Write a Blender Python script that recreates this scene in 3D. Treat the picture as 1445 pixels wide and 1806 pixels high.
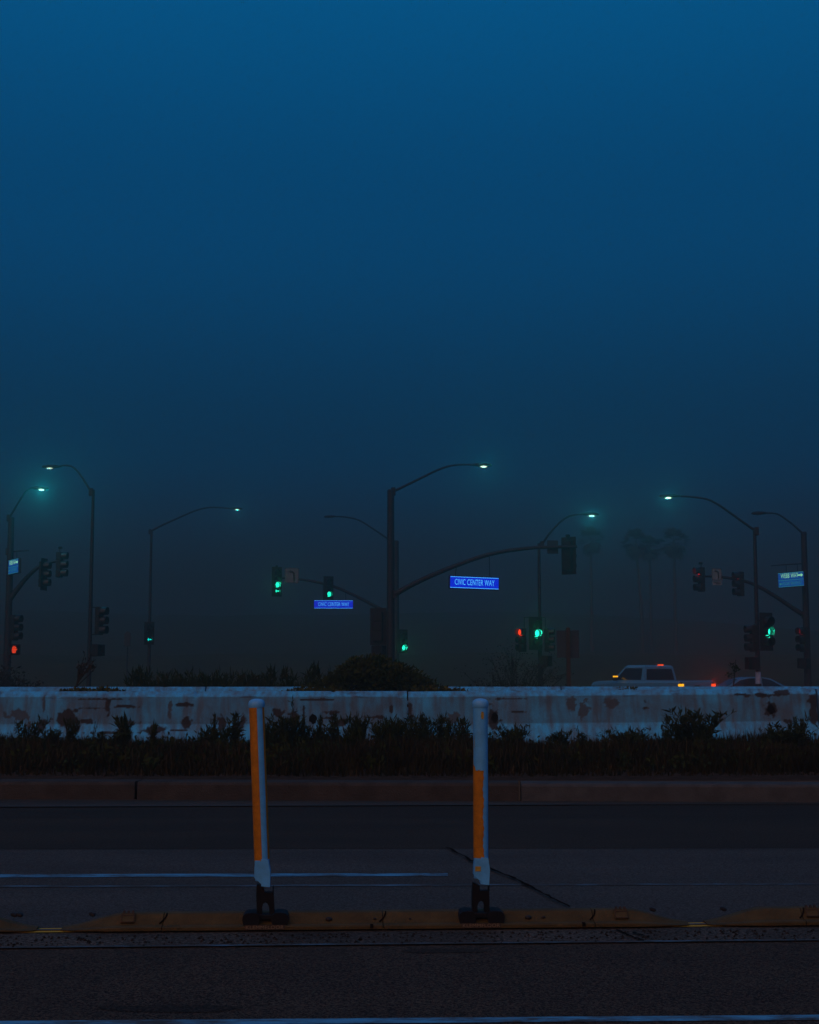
import bpy, math, random
import numpy as np
from mathutils import Vector, Matrix, noise

random.seed(7)
RNG = np.random.default_rng(11)
R = math.radians
SC = bpy.context.scene
for o in list(bpy.data.objects):
    bpy.data.objects.remove(o)
COL = SC.collection

# ------------------------------------------------------------------ camera
W, H, FPX = 1445.0, 1806.0, 2600.0
CAM_H = 1.18
PITCH = math.atan(282.0 / FPX)
cam_d = bpy.data.cameras.new('camera')
cam_d.sensor_fit = 'VERTICAL'
cam_d.sensor_height = 36.0
cam_d.lens = 36.0 * FPX / H
cam_d.clip_start = 0.05
cam_d.clip_end = 3000
cam = bpy.data.objects.new('camera', cam_d)
COL.objects.link(cam)
cam.location = (0, 0, CAM_H)
cam.rotation_euler = (R(90) + PITCH, 0, 0)
SC.camera = cam

# ------------------------------------------------------------------ sky
SUN_EL, SUN_AZ = R(34), R(200)          # afterglow low behind the camera
world = bpy.data.worlds.new('World')
SC.world = world
world.use_nodes = True
nt = world.node_tree
nt.nodes.clear()
def wn(t, **k):
    n = nt.nodes.new(t)
    for a, b in k.items():
        setattr(n, a, b)
    return n
w_out = wn('ShaderNodeOutputWorld')
w_bg = wn('ShaderNodeBackground')
w_sky = wn('ShaderNodeTexSky', sky_type='NISHITA', sun_disc=False)
w_sky.sun_elevation = R(1.0)
w_sky.sun_rotation = SUN_AZ
w_sky.air_density = 1.5
w_sky.dust_density = 2.0
w_sky.ozone_density = 4.0
w_tc = wn('ShaderNodeTexCoord')
w_sep = wn('ShaderNodeSeparateXYZ')
w_ramp = wn('ShaderNodeValToRGB')
cr = w_ramp.color_ramp
cr.interpolation = 'EASE'
STOPS = [(0.00, (.0170, .0110, .0095)), (0.035, (.0150, .0125, .0160)), (0.15, (.0010, .0395, .1120)),
         (0.30, (.0005, .0640, .1900)), (0.48, (.0005, .1020, .2850)), (1.0, (.0005, .1120, .3100))]
cr.elements[0].position = STOPS[0][0]; cr.elements[0].color = STOPS[0][1] + (1,)
cr.elements[1].position = STOPS[-1][0]; cr.elements[1].color = STOPS[-1][1] + (1,)
for p, c in STOPS[1:-1]:
    e = cr.elements.new(p); e.color = c + (1,)
w_mix = wn('ShaderNodeMix', data_type='RGBA', blend_type='ADD')
w_mix.inputs['Factor'].default_value = 0.004
nt.links.new(w_tc.outputs['Generated'], w_sep.inputs[0])
nt.links.new(w_sep.outputs['Z'], w_ramp.inputs['Fac'])
nt.links.new(w_ramp.outputs['Color'], w_mix.inputs['A'])
nt.links.new(w_sky.outputs['Color'], w_mix.inputs['B'])
nt.links.new(w_mix.outputs['Result'], w_bg.inputs['Color'])
w_bg.inputs['Strength'].default_value = 1.0
nt.links.new(w_bg.outputs[0], w_out.inputs['Surface'])

sun_d = bpy.data.lights.new('sun', 'SUN')
sun_d.energy = 0.72
sun_d.angle = R(60)
sun_d.color = (1.0, .56, .32)
sun = bpy.data.objects.new('sun', sun_d)
COL.objects.link(sun)
_sd = Vector((math.sin(SUN_AZ) * math.cos(SUN_EL), math.cos(SUN_AZ) * math.cos(SUN_EL), math.sin(SUN_EL)))
sun.rotation_euler = (-_sd).to_track_quat('-Z', 'Y').to_euler()
sun.location = _sd * 30

SC.view_settings.view_transform = 'Standard'
SC.view_settings.look = 'None'
SC.view_settings.exposure = 0.0
SC.view_settings.gamma = 1.0
SC.render.engine = 'CYCLES'
SC.cycles.use_denoising = True
SC.cycles.denoiser = 'OPENIMAGEDENOISE'
SC.cycles.denoising_input_passes = 'RGB_ALBEDO_NORMAL'
SC.cycles.max_bounces = 6
SC.cycles.diffuse_bounces = 2
SC.cycles.glossy_bounces = 2
SC.cycles.volume_bounces = 1
SC.cycles.transparent_max_bounces = 6
SC.cycles.sample_clamp_indirect = 2.0

# ------------------------------------------------------------------ helpers
CP, SP = math.cos(PITCH), math.sin(PITCH)
def P(px, py, Y):
    """world point seen at pixel (px, py) standing Y metres ahead"""
    u, v = (px - W / 2) / FPX, (H / 2 - py) / FPX
    d = Vector((u, CP - v * SP, SP + v * CP))
    k = Y / d.y
    return Vector((d.x * k, Y, CAM_H + d.z * k))
def G(px, py, z=0.0):
    """point of the horizontal plane z seen at pixel"""
    u, v = (px - W / 2) / FPX, (H / 2 - py) / FPX
    d = Vector((u, CP - v * SP, SP + v * CP))
    k = (z - CAM_H) / d.z
    return Vector((d.x * k, d.y * k, z))

def terrain(x, y):
    """height of the ground beyond the kerb"""
    def sm(a, b, t):
        t = min(1, max(0, (t - a) / (b - a)))
        return t * t * (3 - 2 * t)
    z = .155
    z += (-.075) * sm(14.5, 22, y) + .03 * sm(22, 25, y)
    z += (-.62) * sm(27, 37, y)
    z += 3.6 * sm(92, 170, y)
    hill = 10.5 * sm(170, 330, y) * (0.75 + .35 * math.sin(x * .011 + 2.2) + .12 * math.sin(x * .037))
    z += hill * (1 - .35 * sm(0, 180, x))
    if y > 14.6:
        z += .02 * noise.noise((x * .6, y * .6, 0))
    if y > 85:
        z += .5 * noise.noise((x * .05, y * .05, 3))
    return z

class MB:
    def __init__(self):
        self.v, self.f, self.sm = [], [], []
    def add(self, vs, fs, M=None, smooth=False):
        n = len(self.v)
        for p in vs:
            p = Vector(p)
            self.v.append(tuple(M @ p) if M else tuple(p))
        for f in fs:
            self.f.append(tuple(i + n for i in f)); self.sm.append(smooth)
        return self
    def box(self, c, s, M=None, taper=1.0, bev=0.0):
        x, y, z = s[0] / 2, s[1] / 2, s[2] / 2
        if bev <= 0:
            vs = [(-x, -y, -z), (x, -y, -z), (x, y, -z), (-x, y, -z),
                  (-x * taper, -y * taper, z), (x * taper, -y * taper, z), (x * taper, y * taper, z), (-x * taper, y * taper, z)]
            fs = [(3, 2, 1, 0), (4, 5, 6, 7), (0, 1, 5, 4), (1, 2, 6, 5), (2, 3, 7, 6), (3, 0, 4, 7)]
        else:
            b = bev
            ring = lambda xx, yy: [(-xx + b, -yy), (xx - b, -yy), (xx, -yy + b), (xx, yy - b), (xx - b, yy), (-xx + b, yy), (-xx, yy - b), (-xx, -yy + b)]
            vs = []
            for zz, d in ((-z, b), (-z + b, 0), (z - b, 0), (z, b)):
                k = taper if zz > 0 else 1
                for (a, e) in ring(x - d, y - d) if d else ring(x, y):
                    vs.append((a * k, e * k, zz))
            fs = [tuple(range(7, -1, -1)), tuple(range(24, 32))]
            for r in range(3):
                for i in range(8):
                    j = (i + 1) % 8
                    fs.append((r * 8 + i, r * 8 + j, r * 8 + 8 + j, r * 8 + 8 + i))
        vs = [(a + c[0], e + c[1], g + c[2]) for a, e, g in vs]
        return self.add(vs, fs, M)
    def tube(self, pts, rad, n=10, M=None, cap=True, smooth=True, flat=None):
        pts = [Vector(p) for p in pts]
        if not hasattr(rad, '__len__'):
            rad = [rad] * len(pts)
        vs, fs = [], []
        t0 = (pts[1] - pts[0]).normalized()
        up = Vector((0, 0, 1)) if abs(t0.z) < .9 else Vector((0, 1, 0))
        u = t0.cross(up).normalized()
        for i, p in enumerate(pts):
            if i == 0: t = pts[1] - pts[0]
            elif i == len(pts) - 1: t = pts[-1] - pts[-2]
            else: t = pts[i + 1] - pts[i - 1]
            t.normalize()
            u = (u - t * u.dot(t)).normalized()
            w = t.cross(u)
            for k in range(n):
                a = 2 * math.pi * k / n
                vs.append(p + (u * math.cos(a) + w * math.sin(a) * (flat or 1)) * rad[i])
        for i in range(len(pts) - 1):
            for k in range(n):
                q = (k + 1) % n
                fs.append((i * n + k, i * n + q, (i + 1) * n + q, (i + 1) * n + k))
        self.add(vs, fs, M, smooth)
        if cap:
            self.add(vs[:n], [tuple(range(n))], M)
            self.add(vs[-n:], [tuple(range(n - 1, -1, -1))], M)
        return self
    def prism(self, poly, d0, d1, axis='y', M=None):
        """extrude a polygon of (a, b) along axis"""
        n = len(poly)
        def pt(a, b, d):
            return {'y': (a, d, b), 'x': (d, a, b), 'z': (a, b, d)}[axis]
        vs = [pt(a, b, d0) for a, b in poly] + [pt(a, b, d1) for a, b in poly]
        fs = [tuple(range(n)), tuple(range(2 * n - 1, n - 1, -1))]
        for i in range(n):
            j = (i + 1) % n
            fs.append((i, i + n, j + n, j))
        return self.add(vs, fs, M)
    def ball(self, c, r, M=None, nu=12, nv=8):
        r = r if hasattr(r, '__len__') else (r, r, r)
        vs, fs = [], []
        for i in range(nv + 1):
            a = math.pi * i / nv
            for k in range(nu):
                b = 2 * math.pi * k / nu
                vs.append((c[0] + r[0] * math.sin(a) * math.cos(b), c[1] + r[1] * math.sin(a) * math.sin(b), c[2] + r[2] * math.cos(a)))
        for i in range(nv):
            for k in range(nu):
                q = (k + 1) % nu
                fs.append((i * nu + k, (i + 1) * nu + k, (i + 1) * nu + q, i * nu + q))
        return self.add(vs, fs, M, True)
    def mesh(self, name, mat):
        m = bpy.data.meshes.new(name)
        m.from_pydata(self.v, [], self.f)
        m.polygons.foreach_set('use_smooth', self.sm)
        m.materials.append(mat)
        m.update()
        return m
    def build(self, name, mat, parent=None, loc=None, rot=None):
        return link(name, self.mesh(name, mat), parent, loc, rot)

def link(name, mesh, parent=None, loc=None, rot=None):
    o = bpy.data.objects.new(name, mesh)
    COL.objects.link(o)
    if parent: o.parent = parent
    if loc is not None: o.location = loc
    if rot is not None: o.rotation_euler = rot
    return o
def tag(o, label=None, cat=None, group=None, kind=None):
    if label: o['label'] = label
    if cat: o['category'] = cat
    if group: o['group'] = group
    if kind: o['kind'] = kind
    return o
def thing(name, label, cat, loc=(0, 0, 0), rz=0, group=None):
    o = bpy.data.objects.new(name, None)
    COL.objects.link(o)
    o.empty_display_size = .2
    o.location = loc; o.rotation_euler = (0, 0, rz)
    return tag(o, label, cat, group)
def struct(o):
    o['kind'] = 'structure'
    return o
def np_mesh(name, V, F, mat, attr=None, smooth=False):
    """V (n,3), F (m,k) arrays"""
    m = bpy.data.meshes.new(name)
    V = np.asarray(V, np.float32); F = np.asarray(F, np.int32)
    k = F.shape[1]
    m.vertices.add(len(V)); m.vertices.foreach_set('co', V.ravel())
    m.loops.add(F.size); m.loops.foreach_set('vertex_index', F.ravel())
    m.polygons.add(len(F))
    m.polygons.foreach_set('loop_start', np.arange(0, F.size, k, dtype=np.int32))
    m.polygons.foreach_set('loop_total', np.full(len(F), k, np.int32))
    if smooth:
        m.polygons.foreach_set('use_smooth', np.ones(len(F), bool))
    m.materials.append(mat)
    if attr:
        for nm, arr in attr.items():
            a = m.attributes.new(nm, 'FLOAT', 'POINT')
            a.data.foreach_set('value', np.asarray(arr, np.float32))
    m.update(calc_edges=True)
    m.validate()
    return m

# ------------------------------------------------------------------ materials
def new_mat(name):
    m = bpy.data.materials.new(name)
    m.use_nodes = True
    t = m.node_tree
    b = t.nodes['Principled BSDF']
    return m, t, b
def node(t, typ, **k):
    n = t.nodes.new(typ)
    for a, v in k.items():
        setattr(n, a, v)
    return n
def mat(name, c, rough=.6, metal=0, var=.25, scale=6, c2=None, bump=0, bscale=60, spec=.3, detail=5, coord='Object', stretch=None):
    """base colour broken up by noise, with fine relief"""
    m, t, b = new_mat(name)
    b.inputs['Roughness'].default_value = rough
    b.inputs['Metallic'].default_value = metal
    b.inputs['Specular IOR Level'].default_value = spec
    tc = node(t, 'ShaderNodeTexCoord')
    src = tc.outputs[coord]
    if stretch:
        mp = node(t, 'ShaderNodeMapping')
        mp.inputs['Scale'].default_value = stretch
        t.links.new(src, mp.inputs[0]); src = mp.outputs[0]
    nz = node(t, 'ShaderNodeTexNoise')
    nz.inputs['Scale'].default_value = scale
    nz.inputs['Detail'].default_value = detail
    nz.inputs['Roughness'].default_value = .65
    t.links.new(src, nz.inputs['Vector'])
    rp = node(t, 'ShaderNodeValToRGB')
    rp.color_ramp.elements[0].position = .3
    rp.color_ramp.elements[1].position = .7
    a = c2 or tuple(x * (1 - var) for x in c)
    d = c if c2 else tuple(min(1, x * (1 + var)) for x in c)
    rp.color_ramp.elements[0].color = a + (1,)
    rp.color_ramp.elements[1].color = d + (1,)
    t.links.new(nz.outputs['Fac'], rp.inputs[0])
    t.links.new(rp.outputs[0], b.inputs['Base Color'])
    if bump:
        n2 = node(t, 'ShaderNodeTexNoise')
        n2.inputs['Scale'].default_value = bscale
        n2.inputs['Detail'].default_value = 4
        t.links.new(src, n2.inputs['Vector'])
        bp = node(t, 'ShaderNodeBump')
        bp.inputs['Strength'].default_value = bump
        bp.inputs['Distance'].default_value = .02
        t.links.new(n2.outputs['Fac'], bp.inputs['Height'])
        t.links.new(bp.outputs[0], b.inputs['Normal'])
    return m
def emit(name, c, s, base=(.02, .02, .02)):
    m, t, b = new_mat(name)
    b.inputs['Base Color'].default_value = base + (1,)
    b.inputs['Roughness'].default_value = .4
    b.inputs['Emission Color'].default_value = c + (1,)
    b.inputs['Emission Strength'].default_value = s
    m.cycles.emission_sampling = 'NONE'
    return m
def asphalt(name, c, c2, grain, patch=.9, gscale=90, rough=.9, streak=False):
    """fine stone speckle over broad worn patches"""
    m, t, b = new_mat(name)
    b.inputs['Roughness'].default_value = rough
    b.inputs['Specular IOR Level'].default_value = .15
    tc = node(t, 'ShaderNodeTexCoord')
    mp = node(t, 'ShaderNodeMapping')
    mp.inputs['Scale'].default_value = (.25, 1, 1) if streak else (1, 1, 1)
    t.links.new(tc.outputs['Object'], mp.inputs[0])
    big = node(t, 'ShaderNodeTexNoise'); big.inputs['Scale'].default_value = 1.7; big.inputs['Detail'].default_value = 6
    t.links.new(mp.outputs[0], big.inputs['Vector'])
    fine = node(t, 'ShaderNodeTexNoise'); fine.inputs['Scale'].default_value = gscale; fine.inputs['Detail'].default_value = 3
    fine.inputs['Roughness'].default_value = .8
    t.links.new(tc.outputs['Object'], fine.inputs['Vector'])
    r1 = node(t, 'ShaderNodeValToRGB')
    r1.color_ramp.elements[0].position = .35; r1.color_ramp.elements[1].position = .7
    r1.color_ramp.elements[0].color = c2 + (1,); r1.color_ramp.elements[1].color = c + (1,)
    t.links.new(big.outputs['Fac'], r1.inputs[0])
    r2 = node(t, 'ShaderNodeValToRGB')
    r2.color_ramp.elements[0].position = .40; r2.color_ramp.elements[1].position = .63
    lo, hi = 1 - grain, 1 + grain
    r2.color_ramp.elements[0].color = (lo, lo, lo, 1); r2.color_ramp.elements[1].color = (hi, hi, hi, 1)
    t.links.new(fine.outputs['Fac'], r2.inputs[0])
    mx = node(t, 'ShaderNodeMix', data_type='RGBA', blend_type='MULTIPLY')
    mx.inputs['Factor'].default_value = 1
    t.links.new(r1.outputs[0], mx.inputs['A']); t.links.new(r2.outputs[0], mx.inputs['B'])
    t.links.new(mx.outputs['Result'], b.inputs['Base Color'])
    bp = node(t, 'ShaderNodeBump'); bp.inputs['Strength'].default_value = .5; bp.inputs['Distance'].default_value = .01
    t.links.new(fine.outputs['Fac'], bp.inputs['Height'])
    t.links.new(bp.outputs[0], b.inputs['Normal'])
    return m
def paint(name, c, under, wear=.5, scale=9):
    """road paint worn through to the surface under it"""
    m, t, b = new_mat(name)
    b.inputs['Roughness'].default_value = .8
    b.inputs['Specular IOR Level'].default_value = .2
    tc = node(t, 'ShaderNodeTexCoord')
    mp = node(t, 'ShaderNodeMapping'); mp.inputs['Scale'].default_value = (.35, 1, 1)
    t.links.new(tc.outputs['Object'], mp.inputs[0])
    nz = node(t, 'ShaderNodeTexNoise'); nz.inputs['Scale'].default_value = scale; nz.inputs['Detail'].default_value = 9
    nz.inputs['Roughness'].default_value = .75
    t.links.new(mp.outputs[0], nz.inputs['Vector'])
    r = node(t, 'ShaderNodeValToRGB')
    r.color_ramp.elements[0].position = wear - .09; r.color_ramp.elements[1].position = wear + .09
    r.color_ramp.elements[0].color = under + (1,); r.color_ramp.elements[1].color = c + (1,)
    t.links.new(nz.outputs['Fac'], r.inputs[0])
    t.links.new(r.outputs[0], b.inputs['Base Color'])
    return m

M = {}
M['asphalt_near'] = asphalt('asphalt_near', (.074, .048, .029), (.054, .036, .023), .9, gscale=95)
M['asphalt_lane'] = asphalt('asphalt_lane', (.085, .075, .062), (.062, .054, .045), .6, gscale=80, streak=True)
M['asphalt_far'] = asphalt('asphalt_far', (.052, .036, .022), (.038, .027, .017), .7, gscale=70, streak=True)
M['asphalt_seam'] = asphalt('asphalt_seam', (.042, .029, .018), (.031, .022, .014), .7, gscale=70, streak=True)
M['grit'] = asphalt('grit', (.105, .082, .060), (.050, .038, .028), .85, gscale=55)
M['gutter'] = asphalt('gutter', (.080, .066, .052), (.050, .040, .031), .4, gscale=70, streak=True)
M['kerb_old'] = mat('kerb_old', (.056, .048, .040), .9, var=.3, scale=5, bump=.5, bscale=60, spec=.1)
M['kerb_new'] = mat('kerb_new', (.074, .074, .070), .9, var=.28, scale=6, bump=.4, bscale=60, spec=.1)
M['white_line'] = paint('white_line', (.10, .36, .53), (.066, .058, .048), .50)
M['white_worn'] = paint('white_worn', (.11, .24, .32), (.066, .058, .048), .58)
M['yellow_line'] = paint('yellow_line', (.62, .34, .03), (.09, .07, .05), .38)
M['crack'] = mat('crack', (.010, .008, .007), 1, spec=0)
M['dirt'] = mat('dirt', (.075, .048, .032), 1, var=.45, scale=14, bump=1, bscale=45, spec=0)
M['field'] = mat('field', (.070, .060, .026), 1, var=.4, scale=.35, c2=(.040, .034, .018), spec=0)
M['galv'] = mat('galv', (.024, .021, .027), .6, metal=.2, var=.25, scale=4)
M['pole_wrap'] = mat('pole_wrap', (.34, .40, .55), .6, var=.2, scale=8)
M['sig_black'] = mat('sig_black', (.010, .008, .008), .65, var=.2)
M['visor'] = mat('visor', (.010, .009, .009), .45, var=.1, spec=.5)
M['lens_off'] = mat('lens_off', (.03, .022, .018), .3, var=.2)
M['lens_green'] = emit('lens_green', (.012, 1.0, .62), 2.2)
M['lens_green_dim'] = emit('lens_green_dim', (.0, .85, .75), 1.6)
M['lens_red'] = emit('lens_red', (1.0, .05, .012), 1.6)
M['lens_red_dim'] = emit('lens_red_dim', (1.0, .015, .02), 1.3)
M['lens_red_faint'] = emit('lens_red_faint', (1.0, .02, .02), .16)
M['hand_red'] = emit('hand_red', (1.0, .06, .012), 1.0)
M['lamp_lens'] = emit('lamp_lens', (.95, 1.25, .80), 1.6)
M['lamp_lens_dim'] = emit('lamp_lens_dim', (.75, 1.0, .72), 1.0)
M['lamp_off'] = mat('lamp_off', (.10, .11, .12), .3)
M['sign_face'] = emit('sign_face', (.0, .022, .85), .95)
M['sign_text'] = emit('sign_text', (.09, .60, 1.3), 1.2)
M['sign_face_dim'] = emit('sign_face_dim', (.0, .070, .36), .8)
M['sign_text_warm'] = emit('sign_text_warm', (.36, .95, .50), 1.0)
M['sign_text_dim'] = emit('sign_text_dim', (.05, .42, .38), .60)
M['sign_box'] = mat('sign_box', (.030, .026, .030), .6)
M['sign_white'] = mat('sign_white', (.16, .18, .20), .7, var=.1)
M['sign_back'] = mat('sign_back', (.032, .034, .044), .6, var=.2)
M['sign_ink'] = mat('sign_ink', (.02, .018, .018), .7)
M['wood'] = mat('wood', (.050, .026, .016), .85, var=.35, scale=3, stretch=(6, 6, .6))
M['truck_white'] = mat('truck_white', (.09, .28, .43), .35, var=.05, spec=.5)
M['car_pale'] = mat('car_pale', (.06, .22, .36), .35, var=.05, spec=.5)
M['glass'] = mat('glass', (.012, .012, .013), .12, var=.05, spec=.5)
M['rubber'] = mat('rubber', (.012, .011, .011), .8, var=.2)
M['trim'] = mat('trim', (.02, .02, .02), .5)
M['rim'] = mat('rim', (.3, .3, .31), .35, metal=.8)
M['amber'] = emit('amber', (1.0, .45, .008), 1.8)
M['brake_red'] = emit('brake_red', (1.0, .07, .008), 1.6)
M['curb_tan'] = mat('curb_tan', (.088, .057, .020), .75, var=.32, scale=7, bump=.4, bscale=90, spec=.15)
M['curb_dark'] = mat('curb_dark', (.05, .028, .016), .85)
M['curb_text'] = mat('curb_text', (.24, .165, .09), .75, var=.15)
M['bolt'] = mat('bolt', (.018, .015, .014), .6)
M['foot_rubber'] = mat('foot_rubber', (.006, .006, .007), .75, var=.3, spec=.2)
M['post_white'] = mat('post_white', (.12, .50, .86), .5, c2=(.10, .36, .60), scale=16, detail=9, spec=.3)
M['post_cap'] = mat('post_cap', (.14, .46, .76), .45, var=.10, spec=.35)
M['orange'] = mat('orange', (.48, .165, .003), .55, var=.28, scale=24, detail=8, spec=.3)
M['sticker'] = mat('sticker', (.42, .26, .03), .7, var=.3, scale=60)
M['bark'] = mat('bark', (.045, .032, .022), .9, var=.3, scale=20)
M['leaf_bush'] = mat('leaf_bush', (.066, .070, .008), .75, c2=(.018, .022, .004), scale=5, spec=.1)
M['leaf_ivy'] = mat('leaf_ivy', (.110, .095, .012), .7, c2=(.034, .032, .005), scale=14, spec=.1)
M['leaf_weed'] = mat('leaf_weed', (.044, .052, .009), .85, c2=(.012, .015, .004), scale=4, spec=.05)
M['grass'] = mat('grass', (.034, .024, .008), .9, c2=(.010, .008, .003), scale=1.6, spec=.03)
M['weed_dry'] = mat('weed_dry', (.055, .036, .020), .9, var=.3, spec=.05)
M['shrub_far'] = mat('shrub_far', (.030, .022, .012), .9, var=.3, spec=.05)
M['palm_leaf'] = mat('palm_leaf', (.065, .058, .040), .8, var=.3, spec=.1)
M['palm_trunk'] = mat('palm_trunk', (.070, .056, .046), .9, var=.3)

def barrier_mat():
    """old white paint over concrete: vertical grime, bare dark and rusty patches plus painted upright-face shade stored on the mesh"""
    m, t, b = new_mat('barrier_paint')
    b.inputs['Roughness'].default_value = .8
    b.inputs['Specular IOR Level'].default_value = .15
    tc = node(t, 'ShaderNodeTexCoord')
    n1 = node(t, 'ShaderNodeTexNoise'); n1.inputs['Scale'].default_value = 2.2; n1.inputs['Detail'].default_value = 8
    n1.inputs['Roughness'].default_value = .7
    t.links.new(tc.outputs['Object'], n1.inputs['Vector'])
    mp = node(t, 'ShaderNodeMapping'); mp.inputs['Scale'].default_value = (9, 9, .8)
    t.links.new(tc.outputs['Object'], mp.inputs[0])
    n2 = node(t, 'ShaderNodeTexNoise'); n2.inputs['Scale'].default_value = 1.3; n2.inputs['Detail'].default_value = 5
    t.links.new(mp.outputs[0], n2.inputs['Vector'])
    mu = node(t, 'ShaderNodeMath', operation='MULTIPLY')
    t.links.new(n1.outputs['Fac'], mu.inputs[0]); t.links.new(n2.outputs['Fac'], mu.inputs[1])
    r = node(t, 'ShaderNodeValToRGB')
    r.color_ramp.elements[0].position = .15; r.color_ramp.elements[1].position = .34
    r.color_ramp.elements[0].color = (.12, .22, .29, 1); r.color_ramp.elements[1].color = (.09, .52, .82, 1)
    t.links.new(mu.outputs[0], r.inputs[0])
    prev = r.outputs[0]
    for nm, c in (('rust_shade', (.078, .084, .090)), ('bare', (.038, .027, .023))):
        at = node(t, 'ShaderNodeAttribute', attribute_name=nm)
        mx = node(t, 'ShaderNodeMix', data_type='RGBA')
        t.links.new(at.outputs['Fac'], mx.inputs['Factor'])
        t.links.new(prev, mx.inputs['A'])
        mx.inputs['B'].default_value = c + (1,)
        prev = mx.outputs['Result']
    t.links.new(prev, b.inputs['Base Color'])
    n3 = node(t, 'ShaderNodeTexNoise'); n3.inputs['Scale'].default_value = 30; n3.inputs['Detail'].default_value = 5
    t.links.new(tc.outputs['Object'], n3.inputs['Vector'])
    bp = node(t, 'ShaderNodeBump'); bp.inputs['Strength'].default_value = .35; bp.inputs['Distance'].default_value = .01
    t.links.new(n3.outputs['Fac'], bp.inputs['Height'])
    t.links.new(bp.outputs[0], b.inputs['Normal'])
    return m
M['barrier'] = barrier_mat()

# ------------------------------------------------------------------ ground
def make_ground():
    xs = np.unique(np.concatenate([np.linspace(-600, -60, 28), np.linspace(-60, -12, 25), np.linspace(-12, 12, 41), np.linspace(12, 60, 25), np.linspace(60, 600, 28)]))
    ys = np.unique(np.concatenate([np.linspace(14.16, 40, 54), np.linspace(40, 100, 31), np.linspace(100, 600, 64)]))
    V, F = [], []
    nx = len(xs)
    for y in ys:
        for x in xs:
            V.append((x, y, terrain(x, y)))
    for j in range(len(ys) - 1):
        for i in range(nx - 1):
            a = j * nx + i
            F.append((a, a + 1, a + 1 + nx, a + nx))
    m, t, b = new_mat('earth')
    b.inputs['Roughness'].default_value = 1
    b.inputs['Specular IOR Level'].default_value = 0
    ge = node(t, 'ShaderNodeNewGeometry')
    sp = node(t, 'ShaderNodeSeparateXYZ')
    t.links.new(ge.outputs['Position'], sp.inputs[0])
    mr = node(t, 'ShaderNodeMapRange')
    mr.inputs['From Min'].default_value = 18; mr.inputs['From Max'].default_value = 34
    t.links.new(sp.outputs['Y'], mr.inputs['Value'])
    cols = []
    for c1, c2, s in (((.085, .050, .034), (.030, .020, .015), 11), ((.080, .070, .028), (.040, .034, .018), .3)):
        nz = node(t, 'ShaderNodeTexNoise'); nz.inputs['Scale'].default_value = s; nz.inputs['Detail'].default_value = 8
        t.links.new(ge.outputs['Position'], nz.inputs['Vector'])
        rp = node(t, 'ShaderNodeValToRGB')
        rp.color_ramp.elements[0].position = .35; rp.color_ramp.elements[1].position = .68
        rp.color_ramp.elements[0].color = c2 + (1,); rp.color_ramp.elements[1].color = c1 + (1,)
        t.links.new(nz.outputs['Fac'], rp.inputs[0]); cols.append(rp)
    mx = node(t, 'ShaderNodeMix', data_type='RGBA')
    t.links.new(mr.outputs[0], mx.inputs['Factor'])
    t.links.new(cols[0].outputs[0], mx.inputs['A']); t.links.new(cols[1].outputs[0], mx.inputs['B'])
    t.links.new(mx.outputs['Result'], b.inputs['Base Color'])
    o = link('ground', np_mesh('ground', V, F, m, smooth=True))
    struct(o); o['label'] = 'brown earth of the median running into a dim grassy field and hillside'
    return o
make_ground()

def strip(name, near, far, z, mt, parent=None, x0=-600, x1=600, cuts=1):
    """flat sheet between two lines y = a + b*x"""
    mb = MB()
    xs = np.linspace(x0, x1, cuts + 1)
    fn = lambda L, x: L(x) if callable(L) else L[0] + L[1] * x
    for a, b in zip(xs[:-1], xs[1:]):
        mb.add([(a, fn(near, a), z), (b, fn(near, b), z), (b, fn(far, b), z), (a, fn(far, a), z)], [(0, 1, 2, 3)])
    return mb.build(name, mt, parent)
def line_of(pl, pr, z=0):
    """line y = a + b x on the ground through two pixels"""
    A, B = G(*pl, z), G(*pr, z)
    b = (B.y - A.y) / (B.x - A.x)
    return (A.y - b * A.x, b)

L_bottom_in = line_of((0, 1809), (1445, 1798))
L_bottom_out = line_of((0, 1800), (1445, 1789))
L_curb = line_of((105, 1647), (1220, 1637))
L_grit = (G(722, 1665.5).y, L_curb[1])
L_lane = line_of((0, 1497), (1445, 1495))
L_seam = line_of((0, 1443), (1445, 1443))
KB = -.040
L_kerb = (13.80, KB)
flatk = lambda L: (L[0], max(-.02, min(.06, L[1])))

road = strip('road', (-600, 0), (13.95, 0), -.012, M['asphalt_near'])
struct(road); road['label'] = 'dark grainy asphalt road across the foreground'
BX = 30
def road_part(name, near, far, z, mt, x0=-BX, x1=BX, label=None):
    o = strip(name, near, far, z, mt, road, x0, x1)
    if label: o['label'] = label
    return o
road_part('shoulder_asphalt', (-30, 0), (L_grit[0] + .12, L_grit[1]), -.004, M['asphalt_near'], label='rough dark asphalt nearest the camera')
road_part('grit_strip', L_grit, (L_curb[0] + .14, L_curb[1]), 0, M['grit'], label='pale gritty strip along the front of the tan curb')
road_part('lane_surface', (L_curb[0] + .10, L_curb[1]), (L_lane[0] + .12, L_lane[1]), -.004, M['asphalt_lane'], label='worn grey lane behind the tan curb')
road_part('asphalt_overlay', L_lane, L_seam, -.002, M['asphalt_far'], label='darker asphalt overlay beyond the grey lane')
road_part('asphalt_overlay', L_seam, (L_kerb[0] - .02, KB), -.006, M['asphalt_seam'], label='darkest asphalt band beside the gutter')
gut = strip('gutter', lambda x: 13.16 + .042 * (x + 4) + KB * 0, lambda x: L_kerb[0] + KB * x + .03, 0.000, M['gutter'], road, -30, 6.2)
gut['label'] = 'dusty concrete gutter pan under the kerb'
lip = strip('gutter_lip', lambda x: 13.13 + .042 * (x + 4), lambda x: 13.165 + .042 * (x + 4), .004, M['kerb_new'], road, -30, 1.5)
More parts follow.
